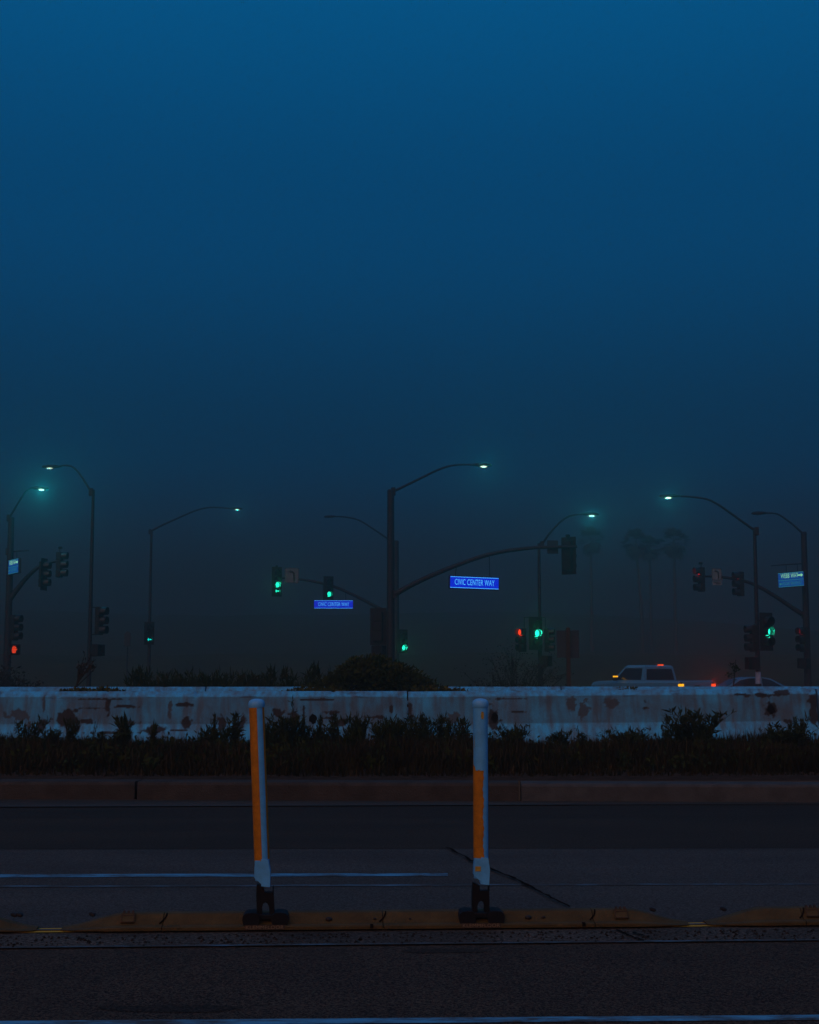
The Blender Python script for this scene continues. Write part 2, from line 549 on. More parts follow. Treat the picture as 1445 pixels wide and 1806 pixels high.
# painted lines
A, B = G(0, 1547.0), G(790, 1544.5); A2, B2 = G(0, 1541.5), G(790, 1539.5)
def quad_line(name, pts, z, mt):
    mb = MB()
    mb.add([(p.x, p.y, z) for p in pts], [(0, 1, 2, 3)])
    return mb.build(name, mt, road)
lf = lambda p, q, x: p.y + (q.y - p.y) * (x - p.x) / (q.x - p.x)
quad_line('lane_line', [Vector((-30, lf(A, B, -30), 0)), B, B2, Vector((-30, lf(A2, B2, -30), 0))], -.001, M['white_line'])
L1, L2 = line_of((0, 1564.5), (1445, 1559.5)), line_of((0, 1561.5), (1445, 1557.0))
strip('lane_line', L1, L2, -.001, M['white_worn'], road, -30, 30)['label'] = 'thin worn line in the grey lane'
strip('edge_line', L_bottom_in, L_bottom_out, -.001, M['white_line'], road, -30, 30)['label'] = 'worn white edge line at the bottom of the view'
yl = (L_curb[0] + .022, L_curb[1]); yh = (L_curb[0] + .13, L_curb[1])
strip('centre_line', yl, yh, .004, M['yellow_line'], road, -30, 30)['label'] = 'yellow painted line running under the tan curb'
strip('centre_line', (L_curb[0] + .055, L_curb[1]), (L_curb[0] + .085, L_curb[1]), .008, M['white_worn'], road, -30, 30)
strip('edge_line', (L_grit[0] - .01, L_grit[1]), (L_grit[0] + .022, L_grit[1]), .003, M['white_worn'], road, -30, 30)['label'] = 'faint pale line between the grit strip and the near asphalt'

def crack(pix, w, z, seed):
    rr = random.Random(seed)
    pts = []
    for (a, b), (c, d) in zip(pix[:-1], pix[1:]):
        n = 9
        for k in range(n):
            t = k / n
            g = G(a + (c - a) * t + rr.uniform(-2, 2), b + (d - b) * t + rr.uniform(-.8, .8))
            pts.append(g)
    pts.append(G(*pix[-1]))
    mb = MB()
    vs, fs = [], []
    for i, p in enumerate(pts):
        ww = w * rr.uniform(.35, 1.5)
        vs += [(p.x, p.y - ww, z), (p.x + ww * .4, p.y + ww, z)]
    for i in range(len(pts) - 1):
        fs.append((2 * i, 2 * i + 2, 2 * i + 3, 2 * i + 1))
    mb.add(vs, fs)
    return mb.build('crack', M['crack'], road)
crack([(787, 1496), (835, 1522), (905, 1551), (955, 1577), (1004, 1602)], .022, .009, 1)['label'] = 'long diagonal crack across the grey lane'
crack([(1085, 1641), (1110, 1652), (1135, 1661)], .012, .006, 2)
crack([(1115, 1646), (1145, 1655)], .010, .006, 3)

def smear(cx, cy, w_, h_, z, seed):
    vs = []
    n = 40
    for k in range(n):
        a = 2 * math.pi * k / n
        q = 1 + .35 * noise.noise((math.cos(a) * 1.5, math.sin(a) * 1.5, seed))
        g = G(cx + w_ / 2 * q * math.cos(a), cy - h_ / 2 * q * math.sin(a))
        vs.append((g.x, g.y, z))
    MB().add(vs, [tuple(range(n))]).build('tar_smear', M['asphalt_seam'], road)
smear(300, 1777, 270, 12, -.002, 3)
smear(780, 1676, 170, 7, -.002, 8)
# pebbles and debris in front of the curb: too many to count
def pebbles():
    V, F = [], []
    for k in range(700):
        x = random.uniform(-2.3, 2.3)
        y = L_grit[0] + L_grit[1] * x + random.random() ** .8 * (.27)
        s = random.uniform(.003, .011)
        base = len(V)
        pts = [(1, 0, 0), (-.4, .9, 0), (-.5, -.8, .1), (.1, 0, .9)]
        a = random.uniform(0, 6.3)
        for (u, v, w) in pts:
            V.append((x + s * (u * math.cos(a) - v * math.sin(a)), y + s * (u * math.sin(a) + v * math.cos(a)), .001 + s * w))
        F += [(base, base + 1, base + 3), (base + 1, base + 2, base + 3), (base + 2, base, base + 3)]
    o = link('gravel_debris', np_mesh('gravel_debris', V, F, mat('pebble', (.030, .022, .017), .95, var=.8, scale=30, spec=0)), road)
    o['kind'] = 'stuff'
pebbles()

# kerb: cast segments with open joints
KA = math.atan(KB)
kroot = thing('kerb', 'low concrete kerb along the weedy median with open joints', None)
struct(kroot)
kp = [(0, -.05), (0, .135), (.012, .156), (.03, .165), (.30, .165), (.30, -.05)]
jl, jr = G(237, 1380, .165), G(917, 1380, .165)
seg_len = (jr.x - jl.x)
for i in range(-3, 4):
    x0 = jl.x + i * seg_len
    mb = MB().prism(kp, 0, seg_len - (.022 if i != -9 else 0), 'x')
    new = i >= 1
    o = mb.build('kerb_segment', M['kerb_new' if new else 'kerb_old'], kroot, (x0 + .011, L_kerb[0] + KB * x0, 0 if not new else -.004), (0, 0, KA))
    o['label'] = 'paler grey kerb segment' if new else 'brown stained kerb segment'
for s in (-1, 1):
    mb = MB().prism(kp, 0, 40, 'x')
    x0 = jl.x - 3 * seg_len - 40 if s < 0 else jl.x + 4 * seg_len
    mb.build('kerb_segment', M['kerb_old' if s < 0 else 'kerb_new'], kroot, (x0, L_kerb[0] + KB * x0, 0), (0, 0, KA))

# ------------------------------------------------------------------ concrete barriers
PROF = [(-.305, 0), (-.305, .075), (-.185, .33), (-.125, .735), (-.055, .81), (.055, .81), (.125, .735), (.185, .33), (.305, .075), (.305, 0)]
def prof_pts(step):
    """front side from the foot to the back foot, resampled"""
    out = []
    for (a, b), (c, d) in zip(PROF[:-1], PROF[1:]):
        L = math.hypot(c - a, d - b)
        front = a < 0 and c <= 0.06
        n = max(1, int(L / (step if front else .12)))
        for k in range(n):
            t = k / n
            out.append((a + (c - a) * t, b + (d - b) * t))
    out.append(PROF[-1])
    return out
def fbm(x, y, z, o=4):
    return noise.fractal((x, y, z), .9, 2.1, o)
def barrier(px0, px1, Y, ytopl, ytopr, label, step, stains=(), holes=(), seed=0, group=None):
    """one precast unit whose top edge runs between two pixels"""
    A_, B_ = P(px0, ytopl, Y), P(px1, ytopr, Y)
    Lx = (B_ - A_).length
    root = thing('concrete_barrier', label, 'barrier', ((A_.x + B_.x) / 2, Y, (A_.z + B_.z) / 2 - .81), 0, group)
    root.rotation_euler = (0, -math.atan2(B_.z - A_.z, B_.x - A_.x), 0)
    pr = prof_pts(step)
    nx = max(2, int(Lx / step)) + 1
    xs = np.linspace(-Lx / 2 + .012, Lx / 2 - .012, nx)
    npf = len(pr)
    V = np.zeros((nx * npf, 3)); rust_shade = np.zeros(nx * npf); bare = np.zeros(nx * npf)
    st = []
    for (spx, spy, sw, sh, kind) in stains:
        wx = P(spx, spy, Y - .17).x - root.location.x
        wz = P(spx, spy, Y - .17).z - root.location.z
        s = Y / FPX
        st.append((wx, wz, sw * s / 2, sh * s / 2, kind))
    for i, x in enumerate(xs):
        for j, (py_, pz) in enumerate(pr):
            q = i * npf + j
            edge = min(x + Lx / 2, Lx / 2 - x)
            chip = 0
            V[q] = (x, py_, pz)
            if py_ > .06:
                continue
            V[q, 1] += .003 * fbm(x * 3, pz * 3, seed)
            if .70 < pz <= .812:
                c = max(0, fbm(x * 5, pz * 5, seed + 9) - .45) * .05
                V[q, 2] -= c
                V[q, 1] += c * .6
            n1 = fbm(x * 2.2, pz * 2.2, seed + 3)
            n2 = fbm(x * 7, pz * 7, seed + 5)
            rv = max(0, min(1, (n1 - .35) * 1.1)) * .55
            if .34 < pz < .735: rv = max(rv, .44 + .26 * n1)  # shade of the upright face painted in, darker than toe and top chamfer
            n4 = fbm(x * 11, pz * .8, seed + 21)
            rv = max(rv, max(0, min(1, (n4 - .45) * 1.6)) * .5)
            bv = max(0, min(1, (n2 - .95) * 5)) * .8
            sp_ = fbm(x * 30, pz * 30, seed + 13)
            bv = max(bv, max(0, min(1, (sp_ - 1.02) * 6)) * .9)
            if pz > .72:
                ns = fbm(x * 2.5, pz * 16, seed + 31)
                bv = max(bv, max(0, min(1, (ns - .5) * 4)) * .65)
            for (sx, sz, w_, h_, kind) in st:
                dx = (x - sx) / w_; dz = (pz - sz) / h_
                if abs(dx) > 2 or abs(dz) > 2: continue
                n5 = fbm(x * 17, pz * 17, seed + 40)
                d = math.sqrt(dx * dx + dz * dz) * .8 + .45 * n2 + .40 * n5
                k = max(0, min(1, (.82 - d) * 7)) * .95
                if kind == 'r': rv = max(rv, k)
                else: bv = max(bv, k)
            rust_shade[q] = rv; bare[q] = bv
    F = []
    for i in range(nx - 1):
        for j in range(npf - 1):
            a = i * npf + j
            F.append((a, a + npf, a + npf + 1, a + 1))
    me = np_mesh('barrier_body', V, F, M['barrier'], {'rust_shade': rust_shade, 'bare': bare})
    body = link('body', me, root)
    for s in (-1, 1):
        MB().add([(s * (Lx / 2 - .012), a, b) for a, b in PROF], [tuple(range(len(PROF))) if s < 0 else tuple(range(len(PROF) - 1, -1, -1))]).build('end_face', M['barrier'], root)
    for (hx, hy, hr) in holes:
        p = P(hx, hy, Y - .16) - root.location
        r_ = hr * Y / FPX
        n = 14
        vs = []
        rr = random.Random(int(hx))
        for k in range(n):
            a = 2 * math.pi * k / n
            q_ = r_ * rr.uniform(.75, 1.2)
            zz = p.z + q_ * math.sin(a) * 1.15
            yy = -.185 + (zz - .33) / (.735 - .33) * .06 - .004
            vs.append((p.x + q_ * math.cos(a), yy, zz))
        MB().add(vs, [tuple(range(n))]).build('drain_hole', M['crack'], root)
    # steel loop pin sockets at the ends
    for s in (-1, 1):
        MB().tube([(s * (Lx / 2 - .03), 0, .60), (s * (Lx / 2 + .004), 0, .60)], .018, 8).build('connector_loop', M['bolt'], root)
    return root

YN = 22.0
ST1 = [(118, 1271, 46, 26, 'b'), (122, 1260, 12, 20, 'b'), (150, 1272, 26, 9, 'b'), (134, 1286, 12, 16, 'b'), (75, 1280, 14, 22, 'b'),
       (134, 1253, 9, 9, 'b'), (190, 1245, 10, 30, 'b'), (222, 1246, 40, 6, 'b'), (228, 1275, 34, 8, 'b'), (327, 1243, 28, 7, 'b'),
       (329, 1274, 20, 18, 'b'), (316, 1288, 26, 4, 'b'), (273, 1287, 36, 17, 'b'), (392, 1277, 16, 30, 'b'), (427, 1275, 12, 26, 'b'),
       (205, 1292, 90, 4, 'b'), (165, 1249, 50, 3, 'b'), (52, 1280, 12, 14, 'r'), (35, 1262, 40, 24, 'r'), (490, 1260, 16, 20, 'b'),
       (600, 1275, 26, 13, 'b'), (660, 1265, 34, 5, 'b'), (580, 1267, 30, 5, 'b'), (536, 1270, 5, 50, 'b'), (583, 1256, 20, 5, 'b'), (585, 1259, 18, 4, 'b'),
       (690, 1250, 6, 18, 'b'), (520, 1272, 20, 30, 'b'), (77, 1245, 6, 30, 'r'), (300, 1252, 8, 30, 'r'), (560, 1234, 60, 4, 'b'), (180, 1233, 90, 3, 'b')]
ST2 = [(1437, 1250, 18, 58, 'b'), (1360, 1254, 20, 26, 'b'), (1390, 1275, 16, 8, 'b'), (872, 1268, 22, 34, 'b'), (912, 1254, 30, 4, 'b'),
       (1010, 1240, 20, 26, 'r'), (1080, 1240, 30, 20, 'r'), (1030, 1250, 22, 30, 'r'), (1140, 1249, 14, 5, 'b'), (1350, 1228, 70, 7, 'b'), (1380, 1225, 40, 9, 'b'),
       (722, 1245, 10, 26, 'b'), (727, 1260, 10, 4, 'b'), (900, 1231, 60, 3, 'b'), (1310, 1227, 20, 5, 'b'), (800, 1265, 30, 20, 'r')]
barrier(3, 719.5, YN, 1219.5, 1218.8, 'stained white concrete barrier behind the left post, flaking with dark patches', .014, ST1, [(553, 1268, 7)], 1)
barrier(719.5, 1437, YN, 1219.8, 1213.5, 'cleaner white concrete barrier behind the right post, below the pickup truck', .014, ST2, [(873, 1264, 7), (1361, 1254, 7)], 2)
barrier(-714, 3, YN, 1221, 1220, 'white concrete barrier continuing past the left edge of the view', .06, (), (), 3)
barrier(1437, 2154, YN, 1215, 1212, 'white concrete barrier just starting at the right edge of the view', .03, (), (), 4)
YF = 25.4
u = 6.1 * FPX / YF
x = -260
names = ['far row barrier at left behind the stained barrier and the dead stalk', 'far row barrier at mid left, ending behind the rounded bush',
         'far row barrier at right, running below the pickup truck and sedan', 'far row barrier leaving the view at the right edge']
for k in range(4):
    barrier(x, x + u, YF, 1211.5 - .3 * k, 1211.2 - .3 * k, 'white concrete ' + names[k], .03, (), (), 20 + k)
    x += u

# ------------------------------------------------------------------ tan traffic curb
CURB_A = math.atan(L_curb[1])
CP_ = [(0, .0), (.0, .016), (.008, .022), (.034, .025), (.042, .020), (.050, .027), (.088, .074), (.098, .079), (.150, .079), (.160, .074), (.21, .02), (.21, 0)]
CP_ = [(a, b * .80) for a, b in CP_]
def curb_sec(L, taper=0, tl=.30):
    """a moulded section along x; taper -1 / +1 runs the left / right end down to the road"""
    n = 26 if taper else 2
    xs = np.linspace(0, L, n)
    vs, fs = [], []
    m_ = len(CP_)
    for x_ in xs:
        if taper < 0: t = min(1, x_ / tl)
        elif taper > 0: t = min(1, (L - x_) / tl)
        else: t = 1
        s = t * t * (3 - 2 * t) * .88 + .12
        wy = .45 + .55 * math.sqrt(max(0, min(1, t * 1.3)))
        for a, b in CP_:
            vs.append((x_, .075 + (a - .075) * wy, b * s))
    for i in range(n - 1):
        for j in range(m_ - 1):
            fs.append((i * m_ + j, (i + 1) * m_ + j, (i + 1) * m_ + j + 1, i * m_ + j + 1))
    fs += [tuple(range(m_ - 1, -1, -1)), tuple((n - 1) * m_ + j for j in range(m_))]
    return MB().add(vs, fs, smooth=False)
def curb_point(px):
    """distance along the curb line whose front foot projects at this pixel column"""
    g0 = G(px, 1642)
    for _ in range(6):
        yy = L_curb[0] + L_curb[1] * g0.x
        g0 = Vector(((px - W / 2) / FPX * (yy * CP - CAM_H * SP), yy, 0))
    return g0
def text_mesh(s, size, mt, depth=.0, sx=1.0, align='CENTER'):
    cu = bpy.data.curves.new('txt', 'FONT')
    cu.body = s; cu.size = size; cu.extrude = depth
    cu.align_x = align; cu.align_y = 'CENTER'
    cu.resolution_u = 3
    cu.space_character = 1.05
    to = bpy.data.objects.new('txt', cu)
    COL.objects.link(to)
    dg = bpy.context.evaluated_depsgraph_get()
    me = bpy.data.meshes.new_from_object(to.evaluated_get(dg))
    bpy.data.objects.remove(to); bpy.data.curves.remove(cu)
    me.transform(Matrix.Diagonal((sx, 1, 1, 1)))
    me.materials.clear(); me.materials.append(mt)
    return me
WORD = text_mesh('KLEMMFLOOR', .022, M['curb_text'], .0015, 1.0)
wv = [v.co.x for v in WORD.vertices]; wl = max(wv) - min(wv)
WORD.transform(Matrix.Diagonal((.172 / wl, 1, 1, 1)))
def traffic_curb(label, seams, ends, words, clips, bolts, lugs):
    g0 = curb_point(seams[0])
    root = thing('traffic_curb', label, 'traffic curb', (g0.x, g0.y, .009), CURB_A, 'tan moulded curbs down the middle of the road')
    pos = lambda px: (curb_point(px).x - g0.x) / math.cos(CURB_A)
    for i, (a, b) in enumerate(zip(seams[:-1], seams[1:])):
        t = -1 if (i == 0 and ends[0]) else (1 if i == len(seams) - 2 and ends[1] else 0)
        L = pos(b) - pos(a) - .004
        o = curb_sec(L, t).build('curb_section', M['curb_tan'], root, (pos(a), 0, 0))
        o['label'] = 'tapered tan end section' if t else 'tan middle section'
    for px in words:
        pl = MB().box((0, 0, 0), (.182, .003, .021)).build('name_plate', M['curb_dark'], root, (pos(px), -.0015, .0115), (R(-6), 0, 0))
        link('lettering', WORD, pl, (0, -.0022, -.0005), (R(90), 0, 0))['label'] = 'raised word KLEMMFLOOR'
    for px in clips:
        c = MB().box((0, 0, 0), (.066, .008, .052), bev=.003)
        o = c.build('reflector_clip', M['curb_tan'], root, (pos(px), .066, .047), (R(-44), 0, 0))
        mb = MB()
        for k in range(3): mb.box((-.02 + .02 * k, 0, .03), (.010, .010, .016))
        mb.box((0, -.002, .012), (.05, .008, .004)); mb.box((-.028, -.002, -.002), (.003, .008, .044)); mb.box((.028, -.002, -.002), (.003, .008, .044)); mb.box((0, -.002, -.023), (.058, .008, .003))
        mb.build('clip_teeth', M['curb_dark'], o)
    for px, k in bolts:
        MB().ball((0, 0, 0), (.016 * k, .012 * k, .010 * k)).build('bolt', M['bolt'], root, (pos(px), .060, .036))
    for px in lugs:
        MB().box((0, 0, 0), (.03, .03, .018), bev=.005).build('anchor_lug', M['bolt'], root, (pos(px), .20, .046), (0, R(20), 0))
    for px in seams[2:-1]:
        MB().box((0, 0, 0), (.014, .03, .014)).build('flange_gap', M['crack'], root, (pos(px) - .055, .010, .012))
    # dark curved seams between sections
    for px in seams[1:-1]:
        pts = []
        for k in range(6):
            t = k / 5
            pts.append((pos(px) + .012 - .030 * (1 - t) ** 2, .046 + .044 * t, .026 + .039 * t))
        MB().tube(pts, .0035, 5).build('seam', M['crack'], root)
    return root
traffic_curb('tan moulded curb carrying both upright posts, complete with two tapered ends', [104, 286, 677, 1051, 1222], (1, 1), [467, 849], [222, 1101], [(580, 1), (935, 1), (962, .6), (662, .5), (725, .4)], [150, 1168])
traffic_curb('tan moulded curb entering at the right edge of the view, only its tapered left end showing', [1252, 1424, 1820], (1, 0), [], [1441], [], [1296])
traffic_curb('tan moulded curb at the left edge of the view, only the tip of its tapered end showing', [-330, -120, 61], (0, 1), [], [], [], [8, 18])
# broken notches in the flange of the middle curb
def delineator(label, px_foot, py_foot, ptop, pbot, sheet, seed):
    g0 = curb_point(px_foot)
    yc = g0.y + .10
    root = thing('delineator_post', label, 'traffic post', (g0.x, yc, .062), CURB_A, 'upright posts on the tan curb')
    # rubber foot: two lobes, cross bar, arched fork
    mb = MB()
    for s in (-1, 1):
        lobe = [(-.034, -.036), (.034, -.036), (.040, -.010), (.037, .008), (.024, .018), (0, .021), (-.024, .018), (-.037, .008), (-.040, -.010)]
        mb.prism([(s * .066 + a * 1.0, b) for a, b in lobe], -.088, .03, 'y')
    mb.box((0, -.02, -.004), (.10, .09, .026), bev=.005)
    foot = mb.build('rubber_foot', M['foot_rubber'], root)
    # lean of the post from its two pixel ends
    Yp = yc - .02
    pb, pt = P(*pbot, Yp), P(*ptop, Yp)
    lean = math.atan2(pt.x - pb.x, pt.z - pb.z)
    zb = -.006
    fork = MB()
    arch = [(-.040, 0), (-.017, 0), (-.016, .045), (-.009, .062), (0, .068), (.009, .062), (.016, .045), (.017, 0), (.040, 0), (.038, .10), (.036, .145), (-.040, .165), (-.041, .10)]
    # arch as two legs and a head so that faces stay convex
    fork.prism([(-.040, 0), (-.017, 0), (-.0165, .045), (-.010, .062), (-.041, .10)], -.028, .022)
    fork.prism([(.017, 0), (.040, 0), (.039, .10), (.010, .062), (.0165, .045)], -.028, .022)
    fork.prism([(-.010, .062), (0, .068), (.010, .062), (.039, .10), (-.041, .10)], -.028, .022)
    fork.prism([(-.041, .10), (.039, .10), (.039, .112), (-.004, .112), (-.006, .135), (-.037, .150)], -.028, .022)
    fork.prism([(.036, .112), (.0395, .112), (.0395, .140), (.036, .136)], -.028, .022)
    fk = fork.build('fork', M['foot_rubber'], root, (0, -.02, zb), (0, lean, 0))
    hgt = (pt - pb).length
    # tube with its own sheeting
    r0 = .0345
    z0 = .108
    tb = MB()
    ztop = zb + .0
    zpix = (pb.z - .062)
    zt = pt.z - .062
    T = Matrix.Translation((pb.x - g0.x, -.02, 0)) @ Matrix.Rotation(lean, 4, 'Y')
    z_a, z_b = zpix - .02, zt
    sleeve = [(-.036, 0), (-.003, -.022), (.033, -.030), (.036, .055), (.033, .098), (-.031, .098), (-.036, .05)]
    tube = MB().tube([(0, 0, z_a + .04), (0, 0, z_b - .012)], r0, 24).build('tube', M['post_white'], root)
    tube.matrix_local = T
    slv = MB()
    slv.prism([(-.0365, .035), (-.006, .006), (-.003, .112), (-.030, .112), (-.035, .075)], -.035, .03)
    slv.prism([(-.006, -.004), (.033, -.010), (.0375, .060), (.030, .112), (-.003, .118)], -.039, .03)
    sv = slv.build('sleeve', M['post_white'], root)
    sv.matrix_local = T @ Matrix.Translation((0, 0, z_a + .022))
    cap = MB()
    prof = [(r0 + .002, -.030), (r0 + .0045, -.022), (r0 + .0045, -.010), (r0 + .001, .0), (r0 * .7, .008), (r0 * .3, .011), (.001, .0115)]
    vs, fs = [], []
    n = 24
    for (r_, z_) in prof:
        for k in range(n):
            a = 2 * math.pi * k / n
            vs.append((r_ * math.cos(a), r_ * math.sin(a), z_))
    for i in range(len(prof) - 1):
        for k in range(n):
            q = (k + 1) % n
            fs.append((i * n + k, i * n + q, (i + 1) * n + q, (i + 1) * n + k))
    cap.add(vs, fs, smooth=True)
    cp = cap.build('cap', M['post_cap'], root)
    cp.matrix_local = T @ Matrix.Translation((0, 0, z_b - .008))
    # orange sheeting: shells over part of the tube, each a list of (angle range by height)
    for (a0, a1, za, zb_, tear) in sheet:
        na, nz = 14, 60
        vs, fs = [], []
        rs = r0 + .0012
        rr = random.Random(seed)
        for j in range(nz + 1):
            z_ = z_b + (za + (zb_ - za) * j / nz) * -1
            for i in range(na + 1):
                t = i / na
                aa0, aa1 = a0, a1
                if tear:
                    aa1 = a1 + 4 * math.sin(j * .35) + 2.5 * math.sin(j * 1.3)
                a = R(aa0 + (aa1 - aa0) * t)
                dz = 0
                if tear and j == 0:
                    dz = .055 * max(0, 1 - t * 2.2) - .012 * abs(math.sin(t * 9))
                vs.append((rs * math.sin(a), -rs * math.cos(a), z_ + dz))
        for j in range(nz):
            for i in range(na):
                q = j * (na + 1) + i
                fs.append((q, q + na + 1, q + na + 2, q + 1))
        o = MB().add(vs, fs, smooth=True).build('orange_sheeting', M['orange'], root)
        o.matrix_local = T
        if tear: o['label'] = 'torn orange sheeting left on the lower half'
    return root, T, z_a, z_b
ppm = 382.0
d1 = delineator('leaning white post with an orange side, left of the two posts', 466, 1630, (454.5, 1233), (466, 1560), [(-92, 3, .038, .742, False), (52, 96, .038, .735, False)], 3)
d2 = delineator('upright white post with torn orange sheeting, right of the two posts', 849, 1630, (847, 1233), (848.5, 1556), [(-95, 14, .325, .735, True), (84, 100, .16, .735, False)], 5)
for (dx, z_, w_, h_, rz) in ((-.018, .050, .026, .022, 0), ):
    root, T, za, zb_ = d2
    st = MB().box((0, 0, 0), (w_, .002, h_)).build('sticker', M['sticker'], root)
    st.matrix_local = T @ Matrix.Translation((dx, -.0365, za + z_ + .036))
root, T, za, zb_ = d2
for (a, z_, w_, h_) in ((10, -.075, .016, .034), (-78, -.25, .004, .12), (-60, -.20, .003, .06)):
    n = 6
    vs = []; rs = .0360
    for j in range(4):
        for i in range(2):
            aa = R(a) + (i - .5) * w_ / rs * (1 - .5 * abs(j - 1.5) / 2)
            vs.append((rs * math.sin(aa), -rs * math.cos(aa), zb_ + z_ + h_ * (j - 1.5) / 3))
    o = MB().add(vs, [(0, 1, 3, 2), (2, 3, 5, 4), (4, 5, 7, 6)]).build('glue_remnant', M['sticker'], root)
    o.matrix_local = T

# ------------------------------------------------------------------ plants
def leaf_mesh(pts, size, mt, name='foliage', up=.4, aspect=2.2, nrm=None, jitter=.35):
    """folded leaf (two triangles pairs) at each point with random direction"""
    pts = np.asarray(pts); n = len(pts)
    d = RNG.normal(size=(n, 3)); d[:, 2] += up
    if nrm is not None: d += nrm * 1.2
    d /= np.linalg.norm(d, axis=1)[:, None]
    s = RNG.normal(size=(n, 3)); s -= d * np.sum(s * d, axis=1)[:, None]; s /= np.linalg.norm(s, axis=1)[:, None]
    q = np.cross(d, s)
    L = (size * (1 + jitter * RNG.normal(size=n)).clip(.4, 2))[:, None]
    Wd = L / aspect
    V = np.stack([pts, pts + d * L * .5 + s * Wd * .5 + q * L * .06, pts + d * L, pts + d * L * .5 - s * Wd * .5 + q * L * .06], axis=1).reshape(-1, 3)
    b = np.arange(n)[:, None] * 4
    F = np.concatenate([b + np.array([0, 1, 2]), b + np.array([0, 2, 3])], axis=0)
    return np_mesh(name, V, F, mt)
def in_ellipsoids(n, ells, shell=.55):
    out, nr = [], []
    w = np.array([e[3] * e[4] * e[5] for e in ells]); w = w / w.sum()
    for e, k in zip(ells, RNG.multinomial(n, w)):
        d = RNG.normal(size=(k, 3)); d /= np.linalg.norm(d, axis=1)[:, None]
        r = (shell + (1 - shell) * RNG.random(k) ** .5)
        r *= 1 + .10 * np.sin(d[:, 0] * 9 + e[0] * 5) * np.sin(d[:, 2] * 8 + 1) + .08 * RNG.normal(size=k)
        p = d * r[:, None] * np.array(e[3:6]) + np.array(e[0:3])
        out.append(p); nr.append(d)
    return np.concatenate(out), np.concatenate(nr)

def blades(n, region, hfun, mt, name, wid=.012):
    """bent grass blades: two quads tapering to a tip"""
    V, F = [], []
    for k in range(n):
        x_, y_ = region()
        h = hfun(x_, y_)
        if h <= .02: continue
        z_ = terrain(x_, y_) - .005
        a = random.uniform(0, 6.283)
        dx, dy = math.cos(a), math.sin(a)
        bend = random.uniform(.05, .55) * h
        w_ = wid * random.uniform(.6, 1.5)
        sx, sy = -dy * w_, dx * w_
        b = len(V)
        V += [(x_ - sx, y_ - sy, z_), (x_ + sx, y_ + sy, z_),
              (x_ + dx * bend * .35 - sx * .8, y_ + dy * bend * .35 - sy * .8, z_ + h * .55), (x_ + dx * bend * .35 + sx * .8, y_ + dy * bend * .35 + sy * .8, z_ + h * .55),
              (x_ + dx * bend, y_ + dy * bend, z_ + h)]
        F += [(b, b + 1, b + 3), (b, b + 3, b + 2), (b + 2, b + 3, b + 4)]
    return np_mesh(name, V, F, mt)
def median_region():
    y_ = 14.75 + 7.0 * random.random() ** .9
    return random.uniform(-.36, .36) * y_, y_
def median_h(x_, y_):
    n = noise.noise((x_ * .9, y_ * .9, 1.5)) + .6 * noise.noise((x_ * .35, y_ * .5, 7.5))
    edge = min(1, max(.15, (y_ - 14.6) / 1.3 + .35 * n))
    return (.105 + .12 * n + .09 * random.random()) * edge + .03 * random.random() ** 3
g_ = link('median_grass', blades(42000, median_region, median_h, M['grass'], 'median_grass', .008))
tag(g_, 'low dark grass covering the median between kerb and barrier', 'grass', kind='stuff')
M['grass_dry'] = mat('grass_dry', (.075, .050, .022), .9, c2=(.030, .021, .010), scale=2.5, spec=.03)
g_ = link('dry_grass', blades(9000, median_region, lambda a, b: median_h(a, b) * 1.25 if noise.noise((a * .8, b * .8, 9)) > -.05 else 0, M['grass_dry'], 'dry_grass', .006))
tag(g_, 'patches of brown dry grass mixed through the median', 'grass', kind='stuff')
# broad-leaf ground weeds
pts = []
for k in range(420):
    x_, y_ = median_region()
    if y_ < 15.2: continue
    z_ = terrain(x_, y_)
    r_ = random.uniform(.08, .22)
    for q in range(34):
        a = random.uniform(0, 6.28); rr_ = r_ * math.sqrt(random.random())
        pts.append((x_ + rr_ * math.cos(a), y_ + rr_ * math.sin(a), z_ + random.random() * (.10 + .16 * (1 - rr_ / r_))))
o = link('ground_weeds', leaf_mesh(pts, .06, M['leaf_weed'], 'ground_weeds', .9))
tag(o, 'tangled leafy weeds spread through the median grass', 'weeds', kind='stuff')

def weed_plant_mesh(h, spread, nstem, seed, leafs=.05, seedhead=True):
    leafs *= 1.35
    rr = random.Random(seed)
    mb = MB(); lp = []
    for s in range(nstem):
        a = rr.uniform(0, 6.28); L = h * rr.uniform(.55, 1.0)
        tilt = rr.uniform(.02, .42) * spread
        b0 = (rr.uniform(-.06, .06) * spread * 3, rr.uniform(-.05, .05), 0)
        pth = []
        for k in range(6):
            t = k / 5
            pth.append(Vector((b0[0] + math.cos(a) * tilt * t * t * L * 1.6 + rr.uniform(-.006, .006), b0[1] + math.sin(a) * tilt * t * t * L + rr.uniform(-.006, .006), L * t)))
        mb.tube(pth, [.006, .0055, .005, .004, .003, .0015], 4, cap=False)
        nl = int(10 + L * 46)
        for k in range(nl):
            t = rr.uniform(.1, 1)
            i = min(4, int(t * 5)); f = t * 5 - i
            lp.append(pth[i].lerp(pth[i + 1], f))
        if rr.random() < .6:        # side branches
            for k in range(rr.randint(1, 3)):
                i = rr.randint(2, 4); p0 = pth[i]
                a2 = rr.uniform(0, 6.28); l2 = L * rr.uniform(.15, .3)
                p1 = p0 + Vector((math.cos(a2) * l2 * .7, math.sin(a2) * l2 * .5, l2 * .8))
                mb.tube([p0, p0.lerp(p1, .5) + Vector((0, 0, .01)), p1], [.003, .0025, .0015], 4, cap=False)
                for q in range(6): lp.append(p0.lerp(p1, rr.uniform(.3, 1)))
    return mb.mesh('stems', M['leaf_weed']), leaf_mesh([tuple(p) for p in lp], leafs, M['leaf_weed'], 'leaves', 1.7, 5.0)
